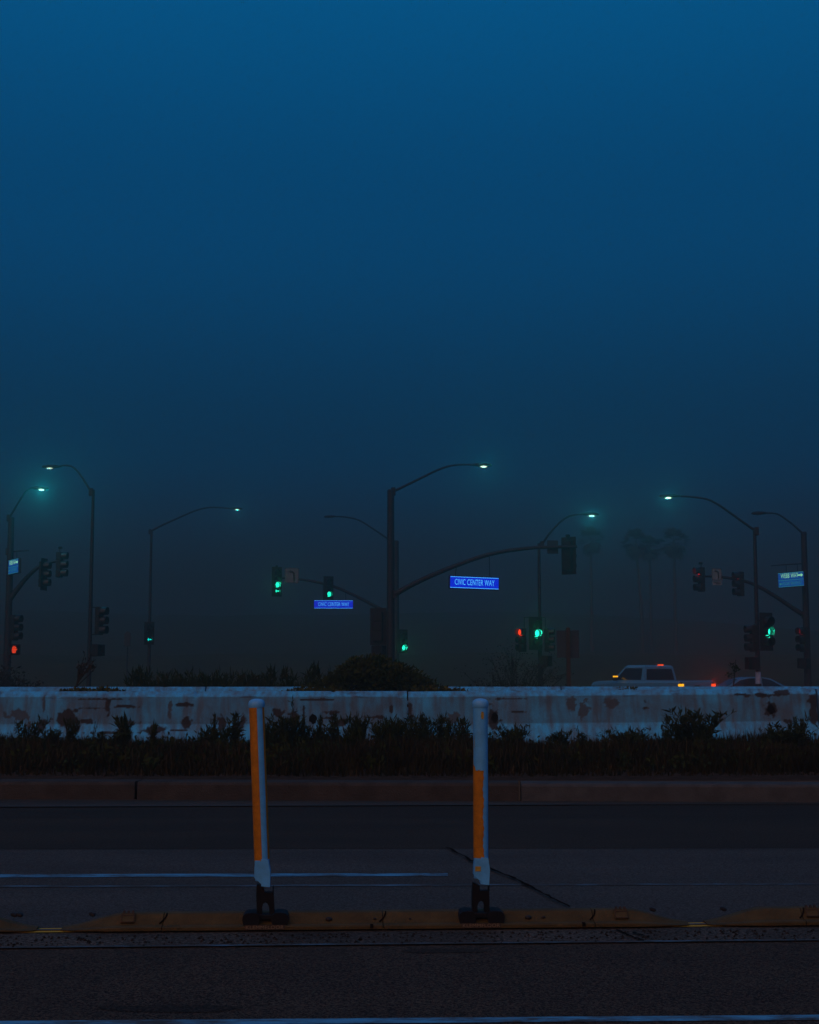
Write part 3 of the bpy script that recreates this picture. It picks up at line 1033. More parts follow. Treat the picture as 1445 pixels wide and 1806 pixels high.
def place_weed(px, ytop, Y, h, variant, label, group=None, wx=1.0, dry=False):
    p = P(px, ytop, Y)
    zg = terrain(p.x, Y)
    sc = max(.2, (p.z - zg) / h)
    root = thing('weed_plant', label, 'weed', (p.x, Y, zg - .01), random.uniform(0, 6.28), group)
    wx *= max(1, min(1.5, .7 / sc))
    root.scale = (sc * wx, sc * wx, sc)
    link('stems', variant[0], root); link('leaves', variant[1], root)
    return root
VARS = [weed_plant_mesh(.6, 1.0, 14, 1, .07), weed_plant_mesh(.6, .6, 9, 2, .08), weed_plant_mesh(.6, 1.3, 26, 3, .085), weed_plant_mesh(.6, .9, 20, 4, .085)]
DENSE = weed_plant_mesh(.6, 1.5, 60, 8, .075)
SPIKY = weed_plant_mesh(.6, 1.0, 44, 12, .06)
THIN = weed_plant_mesh(.6, 1.1, 5, 21, .035)
SPARSE = weed_plant_mesh(.6, .25, 2, 15, .04)
special = [
    (1222, 1250, 20.3, SPIKY, 1.35, 'tallest bristly weed clump, in front of the right barrier below the pickup truck'),
    (1105, 1287, 19.6, DENSE, 1.2, 'rounded dense weed clump left of the tallest bristly clump'),
    (1385, 1279, 20.3, DENSE, 1.25, 'spreading weed clump in front of the right barrier near its dark hole'),
    (990, 1291, 20.2, VARS[3], 1.0, 'short weed tuft midway between right post and rounded weed clump'),
    (512, 1228, 21.3, SPARSE, .8, 'single thin stem reaching the barrier top beside the left post'),
    (500, 1262, 20.6, SPIKY, 1.2, 'weedy clump of upright stalks just right of the left post'),
    (550, 1276, 20.8, VARS[2], 1.1, 'weed clump under the round dark hole of the left barrier'),
    (627, 1262, 20.6, VARS[0], 1.0, 'branching weed stalks left of the barrier joint, below the bush'),
    (690, 1268, 20.6, SPIKY, .9, 'upright weed stalks right at the barrier joint below the bush'),
    (745, 1264, 20.5, SPIKY, 1.0, 'feathery weed stalks just right of the barrier joint'),
    (820, 1270, 20.4, VARS[1], 1.0, 'slim leafy weed stalk immediately left of the right post'),
    (905, 1281, 20.2, DENSE, 1.0, 'dense leafy weed clump right behind the right post'),
    (415, 1262, 20.9, VARS[1], 1.1, 'leaning leafy weed just left of the left post'),
    (395, 1282, 20.6, VARS[0], .9, 'low weed stalks a little left of the left post'),
    (90, 1288, 20.6, VARS[3], 1.0, 'weed tuft under the big dark patch of the left barrier'),
]
for px, yt, Y, var, wx, lab in special:
    place_weed(px, yt, Y, .6, var, lab, None, wx)
rw = random.Random(5)
for k in range(16):
    place_weed(475 + k * 21 + rw.uniform(-8, 8), rw.uniform(1262, 1285), rw.uniform(20.4, 21.2), .6, rw.choice([VARS[0], VARS[1], SPARSE, VARS[1]]), 'thin upright weed stalk in front of the barrier between the two posts', 'weed stalks between the posts', rw.uniform(.4, .7))
for k in range(84):
    px = rw.uniform(5, 1440)
    yt = 1310 - 48 * rw.random() ** 2.0 - (10 if 480 < px < 800 else 0)
    place_weed(px, yt, rw.uniform(18.6, 21.3), .6, rw.choice(VARS + [SPARSE, SPARSE, VARS[1], THIN, THIN]), 'short leafy weed in the ragged row along the near barriers', 'short weeds along the foot of the near barriers', rw.uniform(.45, 1.1))

# bush between the barrier rows
YB = 23.7
def bush():
    c = P(668, 1205, YB)
    zg = terrain(c.x, YB)
    s = YB / FPX
    root = thing('bush', 'large rounded dark green bush between the barrier rows behind the joint', 'bush', (c.x, YB, zg))
    top = P(660, 1160, YB).z - zg
    E = lambda px, py, rx, rz, ry: ((px - 668) * s, 0, P(px, py, YB).z - zg, rx * s, ry, rz * s)
    ells = [E(655, 1200, 62, 38, .5), E(700, 1203, 50, 30, .45), E(610, 1207, 42, 22, .4), E(640, 1185, 40, 24, .4), E(735, 1211, 34, 18, .35), E(580, 1213, 30, 14, .3), E(668, 1178, 34, 18, .35), E(765, 1218, 24, 8, .25), E(545, 1217, 26, 8, .25)]
    pts, nr = in_ellipsoids(15000, ells, .45)
    link('foliage', leaf_mesh(pts, .055, M['leaf_bush'], 'foliage', .5, 2.0, nr), root)
    mb = MB()
    for k in range(14):
        a = random.uniform(0, 6.28)
        e = Vector((random.uniform(-.55, .6), random.uniform(-.25, .25), random.uniform(.5, top * .85)))
        mb.tube([(random.uniform(-.1, .1), 0, -.03), (e.x * .35, e.y * .4, e.z * .5), tuple(e)], [.022, .014, .005], 6, cap=False)
    mb.build('branches', M['bark'], root)
bush()
def ivy(label, spots, n, Y, size=.04):
    c = P(spots[0][0], spots[0][1], Y)
    zg = terrain(c.x, Y)
    s = Y / FPX
    root = thing('ivy', label, 'ivy', (c.x, Y, zg))
    ells = [((px - spots[0][0]) * s, 0, P(px, py, Y).z - zg, rx * s, .16, rz * s) for px, py, rx, rz in spots]
    pts, nr = in_ellipsoids(n, ells, .2)
    link('foliage', leaf_mesh(pts, size, M['leaf_ivy'], 'foliage', .3, 1.5, nr), root)
    mb = MB()
    for e in ells:
        for k in range(3):
            mb.tube([(e[0] + random.uniform(-.1, .1), .1, 0), (e[0], .06, e[2] * .6), (e[0] + random.uniform(-.5, .5) * e[3], 0, e[2])], [.008, .006, .004], 5, cap=False)
    mb.build('stems', M['bark'], root)
ivy('low ivy creeping over the stained barrier at the base of the dead stalk', [(150, 1221, 26, 5), (190, 1221, 32, 5), (120, 1221, 16, 4), (182, 1217, 14, 4)], 1300, 22.35)
ivy('low ivy spilling over the barrier at the left skirt of the bush', [(548, 1221, 30, 6), (585, 1222, 30, 5), (515, 1223, 18, 3)], 1000, 22.40)
ivy('low ivy over the barrier at the right skirt of the bush', [(785, 1221, 26, 6), (812, 1220, 14, 4), (750, 1219, 26, 8)], 800, 22.40)
# small wilted sprigs on the far barrier top, left of the truck
ivy('few dry sprigs on the barrier top below the truck door', [(1108, 1216, 10, 3), (1094, 1215, 4, 4), (1120, 1216, 4, 3)], 60, 22.1, .035)

def dead_stalk():
    Y = 22.8
    b, t = P(128, 1224, Y), P(158, 1162, Y)
    zg = terrain(b.x, Y)
    root = thing('dead_stalk', 'dead leaning weed with a brushy crown, sprouting from the ivy', 'dry weed', (b.x, Y, zg))
    mb = MB(); tw = MB(); lp = []
    base = Vector((0, 0, 0)); s0 = b - Vector((b.x, Y, zg)); e0 = t - Vector((b.x, Y, zg))
    stem = [base, s0 * .5, s0, s0.lerp(e0, .4)]
    mb.tube(stem, [.018, .016, .014, .011], 6)
    mb.build('stem', M['weed_dry'], root)
    rr = random.Random(4)
    for k in range(16):
        p0 = s0.lerp(e0, rr.uniform(.18, .45))
        q = s0.lerp(e0, rr.uniform(.7, 1.1)) + Vector((rr.uniform(-.13, .16), rr.uniform(-.1, .1), rr.uniform(-.05, .05)))
        mid = p0.lerp(q, .5) + Vector((rr.uniform(-.04, .04), 0, .02))
        tw.tube([p0, mid, q], [.009, .007, .003], 5, cap=False)
        for j in range(10):
            lp.append(tuple(mid.lerp(q, rr.random())))
    tw.build('twigs', M['weed_dry'], root)
    link('dry_leaves', leaf_mesh(lp, .05, M['weed_dry'], 'dry_leaves', 1.2, 3), root)
dead_stalk()
def sapling():
    Y = 26.3
    b, t = P(1294, 1210, Y), P(1298, 1163, Y)
    zg = terrain(b.x, Y)
    root = thing('sapling', 'small leafy sapling behind the barriers between truck and sedan', 'plant', (b.x, Y, zg))
    o = Vector((b.x, Y, zg))
    mb = MB().tube([(0, 0, 0), tuple((b - o)), tuple((b - o).lerp(t - o, .5)), tuple(t - o)], [.016, .013, .010, .004], 6)
    lp = []
    rr = random.Random(9)
    for k in range(10):
        p0 = (b - o).lerp(t - o, rr.uniform(.2, .95))
        q = p0 + Vector((rr.uniform(-.12, .12), rr.uniform(-.08, .08), rr.uniform(.0, .12)))
        mb.tube([p0, q], [.005, .002], 4, cap=False)
        for j in range(9): lp.append(tuple(p0.lerp(q, rr.uniform(.4, 1.1))))
    mb.build('stem', M['weed_dry'], root)
    link('leaves', leaf_mesh(lp, .045, M['leaf_weed'], 'leaves', .4, 2), root)
sapling()
# weeds behind the far barriers
def back_weeds():
    V = []
    def reg():
        Y = random.uniform(26.2, 29.5)
        px = random.choice([random.uniform(225, 600), random.uniform(225, 600), random.uniform(-60, 1000), random.uniform(-60, 1500)])
        return (px - W / 2) / FPX * Y, Y
    def hh(x_, y_):
        px = x_ / y_ * FPX + W / 2
        top = 1196 + 5 * noise.noise((px * .02, 0, 0)) + 4 * noise.noise((px * .09, 2, 0))
        if px < 240: top = 1206
        elif 820 < px < 965: top = 1200
        elif px > 600: top = 1208
        z = P(px, top, y_).z - terrain(x_, y_)
        return max(.05, z * random.uniform(.72, 1.03))
    o = link('field_weeds', blades(9000, reg, hh, M['leaf_weed'], 'field_weeds', .010))
    tag(o, 'ragged weeds standing behind the far barriers', 'weeds', kind='stuff')
    o2pts = []
    for k in range(3800):
        x_, y_ = reg(); h_ = hh(x_, y_)
        o2pts.append((x_, y_, terrain(x_, y_) + h_ * random.uniform(.4, 1)))
    o2 = link('leaves', leaf_mesh(o2pts, .05, M['leaf_weed'], 'leaves', .6, 2.2), o)
    o2['kind'] = 'stuff'
back_weeds()
rw = random.Random(17)
for k in range(12):
    px = 232 + k * 31 + rw.uniform(-9, 9)
    Y = rw.uniform(26.3, 28)
    place_weed(px, rw.uniform(1180, 1190), Y, .6, rw.choice([VARS[0], VARS[1], SPIKY]), 'tall weed in the row standing behind the far barriers, left of the bush', 'tall weeds behind the far barriers', .7)

def far_shrub():
    Y = 48
    c = P(912, 1200, Y); zg = terrain(c.x, Y)
    root = thing('shrub', 'hazy half-bare shrub beyond the barriers under the triple signal', 'shrub', (c.x, Y, zg))
    s = Y / FPX
    mb = MB(); lp = []
    rr = random.Random(2)
    ztop = P(912, 1148, Y).z - zg
    for k in range(26):
        a = rr.uniform(-1.1, 1.1)
        L = rr.uniform(.6, 1.0) * ztop
        e = Vector((math.sin(a) * L * .85, rr.uniform(-.5, .5), L * math.cos(a * .75)))
        m_ = e * .5 + Vector((rr.uniform(-.1, .1), 0, .1))
        mb.tube([(rr.uniform(-.12, .12), 0, 0), tuple(m_), tuple(e)], [.03, .02, .006], 5, cap=False)
        for j in range(4):
            q = m_.lerp(e, rr.random()) + Vector((rr.uniform(-.3, .3), rr.uniform(-.3, .3), rr.uniform(0, .3)))
            mb.tube([tuple(m_.lerp(e, rr.random())), tuple(q)], [.012, .004], 4, cap=False)
            for z_ in range(18): lp.append(tuple(q + Vector((rr.gauss(0, .13), rr.gauss(0, .13), rr.gauss(0, .12)))))
    mb.build('branches', M['shrub_far'], root)
    link('foliage', leaf_mesh(lp, .06, M['shrub_far'], 'foliage', .3, 2), root)
far_shrub()
def mound(px0, px1, ytop, Y, label, nm='brush_pile'):
    c = P((px0 + px1) / 2, ytop, Y); zg = terrain(c.x, Y)
    s = Y / FPX
    root = thing(nm, label, 'brush', (c.x, Y, zg))
    w_ = (px1 - px0) * s / 2; h_ = c.z - zg
    ells = [(0, 0, 0, w_, 1.2, h_), (-w_ * .3, 0, h_ * .3, w_ * .5, 1, h_ * .72)]
    pts, nr = in_ellipsoids(7000, ells, .75)
    pts[:, 2] = np.abs(pts[:, 2])
    link('foliage', leaf_mesh(pts, .10, M['shrub_far'], 'foliage', .4, 2, nr), root)
    mb = MB()
    for k in range(10):
        mb.tube([(random.uniform(-.4, .4) * w_, 0, 0), (random.uniform(-.8, .8) * w_, random.uniform(-.4, .4), h_ * random.uniform(.3, .7))], [.03, .008], 5, cap=False)
    mb.build('branches', M['bark'], root)
mound(-110, 98, 1184, 46, 'low dark hump of brush at the left edge behind the barriers')

def palm(px, ycr, Y, rcr, label, seed, lean=0):
    rr = random.Random(seed)
    c = P(px, ycr, Y); zg = terrain(c.x, Y)
    root = thing('palm_tree', label, 'palm tree', (c.x - lean, Y, zg), 0, 'fog-bound fan palms')
    hgt = c.z - zg
    MB().tube([(0, 0, -.2), (lean * .2, 0, hgt * .35), (lean * .6, 0, hgt * .7), (lean, 0, hgt)], [.30, .22, .19, .18], 10).build('trunk', M['palm_trunk'], root)
    V, F = [], []
    for k in range(64):
        el = rr.uniform(-1.25, 1.35); az = rr.uniform(0, 6.28)
        d = Vector((math.cos(az) * math.cos(el), math.sin(az) * math.cos(el), math.sin(el)))
        side = d.cross(Vector((0, 0, 1)));  side = side.normalized() if side.length > .1 else Vector((1, 0, 0))
        up = side.cross(d)
        base = Vector((lean, 0, hgt))
        L = rcr * rr.uniform(.8, 1.1)
        pet = base + d * L * .5
        b = len(V)
        V += [tuple(base - side * .02), tuple(base + side * .02), tuple(pet)]
        F.append((b, b + 1, b + 2))
        for q in range(11):
            a = (q - 5) * .24
            tip = pet + (d * math.cos(a) + side * math.sin(a)) * L * .5 * (1 - .04 * abs(q - 5)) - Vector((0, 0, .12 * L * rr.random()))
            w_ = side * math.cos(a) * .045 * rcr - d * math.sin(a) * .045 * rcr
            mid = pet.lerp(tip, .5)
            b = len(V)
            V += [tuple(pet), tuple(mid + w_), tuple(tip), tuple(mid - w_)]
            F += [(b, b + 1, b + 2), (b, b + 2, b + 3)]
    link('crown', np_mesh('crown', V, F, M['palm_leaf']), root)
palm(1042, 952, 196, 2.2, 'hazy palm standing alone, below the lamp of the triple-signal pole', 1)
palm(1122, 958, 186, 2.3, 'hazy palm at left of the close trio of palms', 2, -.7)
palm(1146, 966, 192, 2.0, 'hazy shorter palm in the middle of the close trio of palms', 3)
palm(1189, 957, 180, 2.3, 'hazy palm at right of the close trio of palms', 4)

# ------------------------------------------------------------------ signal poles
def yawM(yaw):
    """local -y faces the camera at yaw 0, turns towards +x as yaw grows"""
    return Matrix.Rotation(yaw, 4, 'Z')
def spot(parent, loc, rot, color, power, cone):
    ld = bpy.data.lights.new('lamp_light', 'SPOT' if cone < 180 else 'POINT')
    ld.energy = power; ld.color = color; ld.shadow_soft_size = 0.0
    if cone < 180:
        ld.spot_size = R(cone); ld.spot_blend = .6
    o = bpy.data.objects.new('lamp_light', ld)
    COL.objects.link(o); o.parent = parent; o.location = loc; o.rotation_euler = rot
    return o
def arrow_left_poly(sz):
    return [(-.5 * sz, 0), (-.12 * sz, .34 * sz), (-.12 * sz, .11 * sz), (.5 * sz, .11 * sz), (.5 * sz, -.11 * sz), (-.12 * sz, -.11 * sz), (-.12 * sz, -.34 * sz)]
def signal_head(parent, loc, yaw, lit, backplate=True, label=None, cap=False, scale=1.0, halo=6.0):
    """lit: list from the top of None / material / ('arrow', material)"""
    n = len(lit)
    hgt = .355 * n
    loc = Vector(loc) - parent.location
    mb = MB()
    for i in range(n):
        mb.box((0, .02, hgt / 2 - .355 * (i + .5)), (.34, .20, .345), bev=.02)
    mb.box((0, .02, 0), (.30, .16, hgt - .04))
    if cap:
        mb.tube([(0, .02, hgt / 2), (0, .02, hgt / 2 + .12)], .018, 6)
        mb.box((0, .0, hgt / 2 + .17), (.11, .16, .10), bev=.02)
    h = mb.build('signal_head', M['sig_black'], parent, loc, (0, 0, yaw))
    h.scale = (scale,) * 3
    if label: h['label'] = label
    if backplate:
        MB().prism([(-.30, -hgt / 2 - .13), (.30, -hgt / 2 - .13), (.30, hgt / 2 + .13), (-.30, hgt / 2 + .13)], -.052, -.046).build('backplate', M['sig_black'], h)
    for i, st in enumerate(lit):
        zc = hgt / 2 - .355 * (i + .5)
        # visor: cut-away tunnel
        vs, fs = [], []
        na = 18
        for k in range(na + 1):
            a = R(-50 + 280 * k / na)
            ln = .26 - .08 * abs(k / na - .5)
            for r_, y_ in ((.165, -.08), (.165, -.08 - ln), (.160, -.08 - ln), (.160, -.08)):
                vs.append((r_ * math.cos(a), y_, zc + r_ * math.sin(a)))
        for k in range(na):
            for q in range(3):
                fs.append((k * 4 + q, k * 4 + q + 1, k * 4 + q + 5, k * 4 + q + 4))
        MB().add(vs, fs, smooth=False).build('visor', M['visor'], h)
        mt = st[1] if isinstance(st, tuple) else st
        arrow = isinstance(st, tuple)
        vs = [(.15 * math.cos(2 * math.pi * k / 20), -.086, zc + .15 * math.sin(2 * math.pi * k / 20)) for k in range(20)] + [(0, -.10, zc)]
        fs = [(k, (k + 1) % 20, 20) for k in range(20)]
        ln = MB().add(vs, fs, smooth=True).build('lens', M['lens_off'] if (arrow or not mt) else mt, h)
        if arrow:
            MB().prism([(a, b + zc) for a, b in arrow_left_poly(.26)], -.108, -.104).build('lens', mt, h)['label'] = 'lit green arrow'
        if mt:
            if mt.name == 'lens_green' and not arrow and halo:
                spot(h, (0, -.115, zc), (R(-90), 0, 0), (.02, 1, .55), halo * 2.2, 150)
        if mt and not arrow:
            ln['label'] = 'lit green light' if 'green' in mt.name else 'lit red light'
    return h
def ped_head(parent, loc, yaw, hand=False, label=None):
    loc = Vector(loc) - parent.location
    mb = MB().box((0, .02, 0), (.44, .20, .44), bev=.025)
    for s in (-1, 1): mb.box((s * .215, -.14, 0), (.012, .14, .42))
    mb.box((0, -.14, .212), (.43, .14, .012))
    for k in range(4): mb.box((0, -.10, -.14 + .09 * k), (.42, .05, .006))
    h = mb.build('pedestrian_signal', M['sig_black'], parent, loc, (0, 0, yaw))
    if label: h['label'] = label
    MB().box((0, -.084, 0), (.38, .006, .38)).build('screen', M['lens_off'], h)
    if hand:
        mb = MB()
        mb.prism([(-.08, -.14), (.05, -.14), (.08, -.04), (.08, .03), (-.09, .03), (-.10, -.02)], -.10, -.092)
        for k, (x_, l_) in enumerate(((-.070, .09), (-.025, .13), (.020, .125), (.062, .09))):
            mb.box((x_, -.096, .03 + l_ / 2), (.034, .008, l_))
        mb.prism([(.08, -.04), (.13, .02), (.115, .045), (.08, .01)], -.10, -.092)
        mb.build('hand_symbol', M['hand_red'], h)['label'] = 'lit red raised hand'
    return h
def bracket(parent, a, b, r=.02):
    o = parent.location
    MB().tube([Vector(a) - o, Vector(b) - o], r, 8).build('bracket', M['galv'], parent)
def make_pole(label, px, py_top, Y, r0, r1, group=None, name='signal_pole', py_base=1195):
    b = P(px, py_base, Y); zg = terrain(b.x, Y)
    root = thing(name, label, 'street pole', (b.x, Y, zg), 0, group)
    zt = P(px, py_top, Y).z - zg
    MB().tube([(0, 0, 0), (0, 0, zt * .5), (0, 0, zt)], [r0, (r0 + r1) / 2, r1], 16).build('pole', M['galv'], root)
    MB().tube([(0, 0, zt), (0, 0, zt + .05)], [r1 * 1.12, r1 * .8], 12).build('pole_cap', M['galv'], root)
    mb = MB().box((0, 0, .02), (r0 * 3.4, r0 * 3.4, .05))
    for sx in (-1, 1):
        for sy in (-1, 1): mb.tube([(sx * r0 * 1.35, sy * r0 * 1.35, .02), (sx * r0 * 1.35, sy * r0 * 1.35, .12)], .018, 6)
    mb.build('base_plate', M['galv'], root)
    MB().box((0, -r0 - .004, .55), (r0 * .9, .02, .32), bev=.006).build('hand_hole_cover', M['galv'], root)
    return root
def smooth_path(pts, n=6):
    pts = [Vector(p) for p in pts]
    out = []
    for i in range(len(pts) - 1):
        p0 = pts[max(0, i - 1)]; p1 = pts[i]; p2 = pts[i + 1]; p3 = pts[min(len(pts) - 1, i + 2)]
        for k in range(n):
            t = k / n
            out.append(.5 * ((2 * p1) + (-p0 + p2) * t + (2 * p0 - 5 * p1 + 4 * p2 - p3) * t * t + (-p0 + 3 * p1 - 3 * p2 + p3) * t ** 3))
    out.append(pts[-1])
    return out
def arm(root, pix, Y, ra, rb, name, dY=0):
    n = len(pix)
    pts = smooth_path([P(p[0], p[1], Y + dY * i / (n - 1)) - root.location for i, p in enumerate(pix)])
    k = len(pts)
    MB().tube(pts, [ra + (rb - ra) * i / (k - 1) for i in range(k)], 10).build(name, M['galv'], root)
    # flange where the arm meets the pole
    MB().box(tuple(pts[0]), (.16, .16, .30), bev=.02).build('arm_flange', M['galv'], root)
    return [p + root.location for p in pts]
def luminaire(root, end, direction, lit, power=20):
    """cobra head on the end of an arm; direction is +1 to the right, -1 to the left"""
    e = Vector(end) - root.location
    d = direction
    mb = MB()
    mb.tube([(-.12 * d, 0, 0), (.02 * d, 0, .01), (.18 * d, 0, .012), (.42 * d, 0, 0), (.60 * d, 0, -.02), (.66 * d, 0, -.03)], [.035, .075, .115, .125, .09, .03], 12, flat=1)
    h = mb.build('luminaire', M['galv'], root, e)
    h.scale = (1, 1.0, .62)
    ln = MB().ball((.36 * d, 0, -.085), (.14, .10, .062)).build('lens', M['lamp_lens' if power > 8 else 'lamp_lens_dim'] if lit else M['lamp_off'], h)
    ln['label'] = 'glowing lamp lens' if lit else 'dark unlit lamp lens'
    if lit:
        spot(root, e + Vector((.36 * d, 0, -.098)), (0, 0, 0), (.0, .72, 1.0), power * .62, 360)
    return h
def sign_box(root, loc, w, h, yaw, lines, face, name='street_sign', label=None, roll=0, hang=None):
    o = Vector(loc) - root.location
    s = MB().box((0, .05, 0), (w + .05, .12, h + .05), bev=.01).build(name, M['sign_box'], root, o, (0, roll, yaw))
    if label: s['label'] = label
    MB().box((0, -.013, 0), (w, .006, h)).build('sign_face', face, s)
    mb = MB()
    mb.box((0, -.019, h / 2 - .018), (w - .01, .004, .018)); mb.box((0, -.019, -h / 2 + .018), (w - .01, .004, .018))
    if len(lines) > 1: mb.box((0, -.019, -.02), (w - .01, .004, .02))
    mb.build('border', lines[0][1] if len(lines) == 1 else M['sign_text_dim'], s)
    for (txt, mt, size, zc, width) in lines:
        arr = None
        body = txt.replace('>', '').replace('<', '').strip()
        me = text_mesh(body, size, mt)
        xs_ = [v.co.x for v in me.vertices]
        sx = width / (max(xs_) - min(xs_))
        me.transform(Matrix.Diagonal((sx, 1, 1, 1)))
        off = -.06 if '>' in txt else (.05 if '<' in txt else 0)
        link('lettering', me, s, (off, -.0185, zc), (R(90), 0, 0))['label'] = 'lit words ' + body
        if '>' in txt or '<' in txt:
            d = 1 if '>' in txt else -1
            x0 = d * (width / 2 + .10) + off
            MB().prism([(x0 + a * -d, zc + b) for a, b in arrow_left_poly(size * .9)], -.021, -.018).build('arrow', mt, s)
    return s

# E: near centre pole -------------------------------------------------------
YE = 53.0
eb = make_pole('tall thick signal pole rising behind the bush, at centre of the view', 689, 866, YE, .155, .125)
pe = arm(eb, [(694, 867), (735, 847), (777, 827), (806, 820), (836, 820)], YE, .045, .03, 'lamp_arm')
luminaire(eb, pe[-1] - Vector((0, 0, .0)), 1, True, 40)
pm = arm(eb, [(697, 1048), (735, 1027), (790, 1003), (862, 978), (930, 967), (975, 965), (1018, 964)], YE - .1, .105, .05, 'mast_arm')
signal_head(eb, P(1002, 980, YE + .05), R(180 - 38), [None, None, None], True, 'black signal head seen from behind at the mast tip', True, 1.02)
sb = P(975, 965, YE)
MB().box((0, 0, 0), (.42, .012, .48)).build('sign_panel', M['sign_back'], eb, sb - eb.location, (0, 0, R(15)))['label'] = 'small sign panel seen from behind'
es = sign_box(eb, P(837, 1028, YE), 1.86, .42, R(18), [('CIVIC CENTER WAY', M['sign_text'], .30, 0, 1.52)], M['sign_face'], label='near lit blue street sign reading CIVIC CENTER WAY', roll=R(1.0))
bracket(eb, P(805, 1000, YE), P(803, 1018, YE), .012); bracket(eb, P(863, 978, YE), P(864, 1018, YE), .012)
signal_head(eb, P(667, 1105, YE), R(180 - 12), [None, None, None], True, 'black signal head seen from behind, left of the pole')
bracket(eb, P(667, 1085, YE), P(689, 1085, YE)); bracket(eb, P(667, 1124, YE), P(689, 1124, YE))
ped_head(eb, P(667, 1149, YE), R(150), label='pedestrian signal seen from behind'); bracket(eb, P(667, 1149, YE), P(689, 1149, YE))

# D: farther centre pole ----------------------------------------------------
YD = 84.0
db = make_pole('second signal pole just behind the centre pole, its lamp arm unlit', 699, 955, YD, .19, .14)
pd = arm(db, [(694, 957), (660, 934), (634, 918), (610, 912), (592, 911)], YD, .05, .035, 'lamp_arm')
luminaire(db, pd[-1], -1, False)
pm = arm(db, [(692, 1085), (664, 1070), (625, 1050), (590, 1035), (555, 1026), (520, 1021), (485, 1019)], YD, .12, .05, 'mast_arm')
signal_head(db, P(488, 1026, YD - .3), R(24), [None, None, M['lens_green'], ('arrow', M['lens_green'])], True, 'four-light head showing green ball and green arrow', True)
signal_head(db, P(579, 1037, YD - .3), R(24), [None, None, M['lens_green']], True, 'three-light head showing green above the street sign', halo=0)
sign_box(db, P(588.5, 1066, YD - .2), 2.2, .46, R(2), [('CIVIC CENTER WAY', M['sign_text'], .30, 0, 1.76)], M['sign_face'], label='far lit blue street sign reading CIVIC CENTER WAY')
bracket(db, P(570, 1030, YD), P(570, 1060, YD), .015); bracket(db, P(610, 1043, YD), P(610, 1060, YD), .015)
signal_head(db, P(710, 1131, YD - .3), R(26), [None, None, M['lens_green']], True, 'side head showing green right of the pole')
bracket(db, P(699, 1122, YD), P(710, 1122, YD), .03); bracket(db, P(699, 1140, YD), P(710, 1140, YD), .03)
def turn_sign(root, loc, w, h, yaw, plaque=True, label=None):
    s = MB().box((0, 0, 0), (w, .01, h)).build('turn_sign', M['sign_white'], root, Vector(loc) - root.location, (0, 0, yaw))
    if label: s['label'] = label
    k = w * .5
    pts = [(k * .35, -h * .36), (k * .35, -h * .05), (k * .30, h * .12), (k * .12, h * .24), (-k * .12, h * .27)]
    pts3 = smooth_path([(a, -.010, b) for a, b in pts], 5)
    mb = MB().tube(pts3, w * .065, 6, flat=.3)
    mb.prism([(-k * .55, h * .27), (-k * .10, h * .40), (-k * .10, h * .14)], -.014, -.008)
    mb.build('arrow', M['sign_ink'], s)
    mb = MB()
    for z_ in (h / 2 - .012, -h / 2 + .012): mb.box((0, -.007, z_), (w - .01, .004, .015))
    for x_ in (w / 2 - .012, -w / 2 + .012): mb.box((x_, -.007, 0), (.015, .004, h - .04))
    mb.build('border', M['sign_ink'], s)
    if plaque:
        q = MB().box((0, 0, -h / 2 - .02 - h * .2), (w, .01, h * .38)).build('plaque', M['sign_white'], s)
        mb = MB().box((-.04, -.007, -h / 2 - h * .17), (w * .5, .004, .035)); mb.box((.06, -.007, -h / 2 - h * .28), (w * .45, .004, .035))
        mb.build('print', M['sign_ink'], q)
    return s
turn_sign(db, P(515, 1015, YD - .15), .78, .84, R(8), False, 'pale square left-turn arrow sign')

# A: left edge pole ---------------------------------------------------------
YA = 61.0
ab = make_pole('thick signal pole at the left edge of the view', 12, 914, YA, .17, .125)
pa = arm(ab, [(16, 914), (27, 896), (42, 872), (51, 863), (58, 861)], YA, .045, .03, 'lamp_arm', -1.5)
luminaire(ab, pa[-1], 1, True, 165)
pm = arm(ab, [(14, 1062), (30, 1040), (48, 1018), (68, 1000), (84, 993), (104, 989)], YA, .12, .055, 'mast_arm')
signal_head(ab, P(76, 1013, YA), R(78), [None, None, None], True, 'dark signal head seen from its side, nearer the pole')
signal_head(ab, P(106, 996, YA), R(82), [None, None, None], False, 'dark signal head seen from its side at the mast tip', True)
sign_box(ab, P(24, 999, YA - .5), 1.02, .58, R(-52), [('WEBB WAY >', M['sign_text_warm'], .25, .15, .66), ('< STUART RANCH RD', M['sign_text_dim'], .19, -.15, .66)], M['sign_face_dim'], label='small lit blue two-line street sign', roll=R(-2))
pr_ = arm(ab, [(14, 973), (35, 972), (52, 971)], YA, .03, .02, 'sign_arm')
bracket(ab, P(20, 973, YA - .1), P(20, 986, YA - .4), .012); bracket(ab, P(30, 973, YA - .1), P(30, 986, YA - .4), .012)
signal_head(ab, P(26, 1107, YA), R(70), [None, None, None], False, 'dark side-mounted signal head')
bracket(ab, P(12, 1098, YA), P(26, 1098, YA)); bracket(ab, P(12, 1118, YA), P(26, 1118, YA))
ped_head(ab, P(24, 1146, YA), R(34), True, 'pedestrian signal showing a red hand'); bracket(ab, P(12, 1146, YA), P(24, 1146, YA))

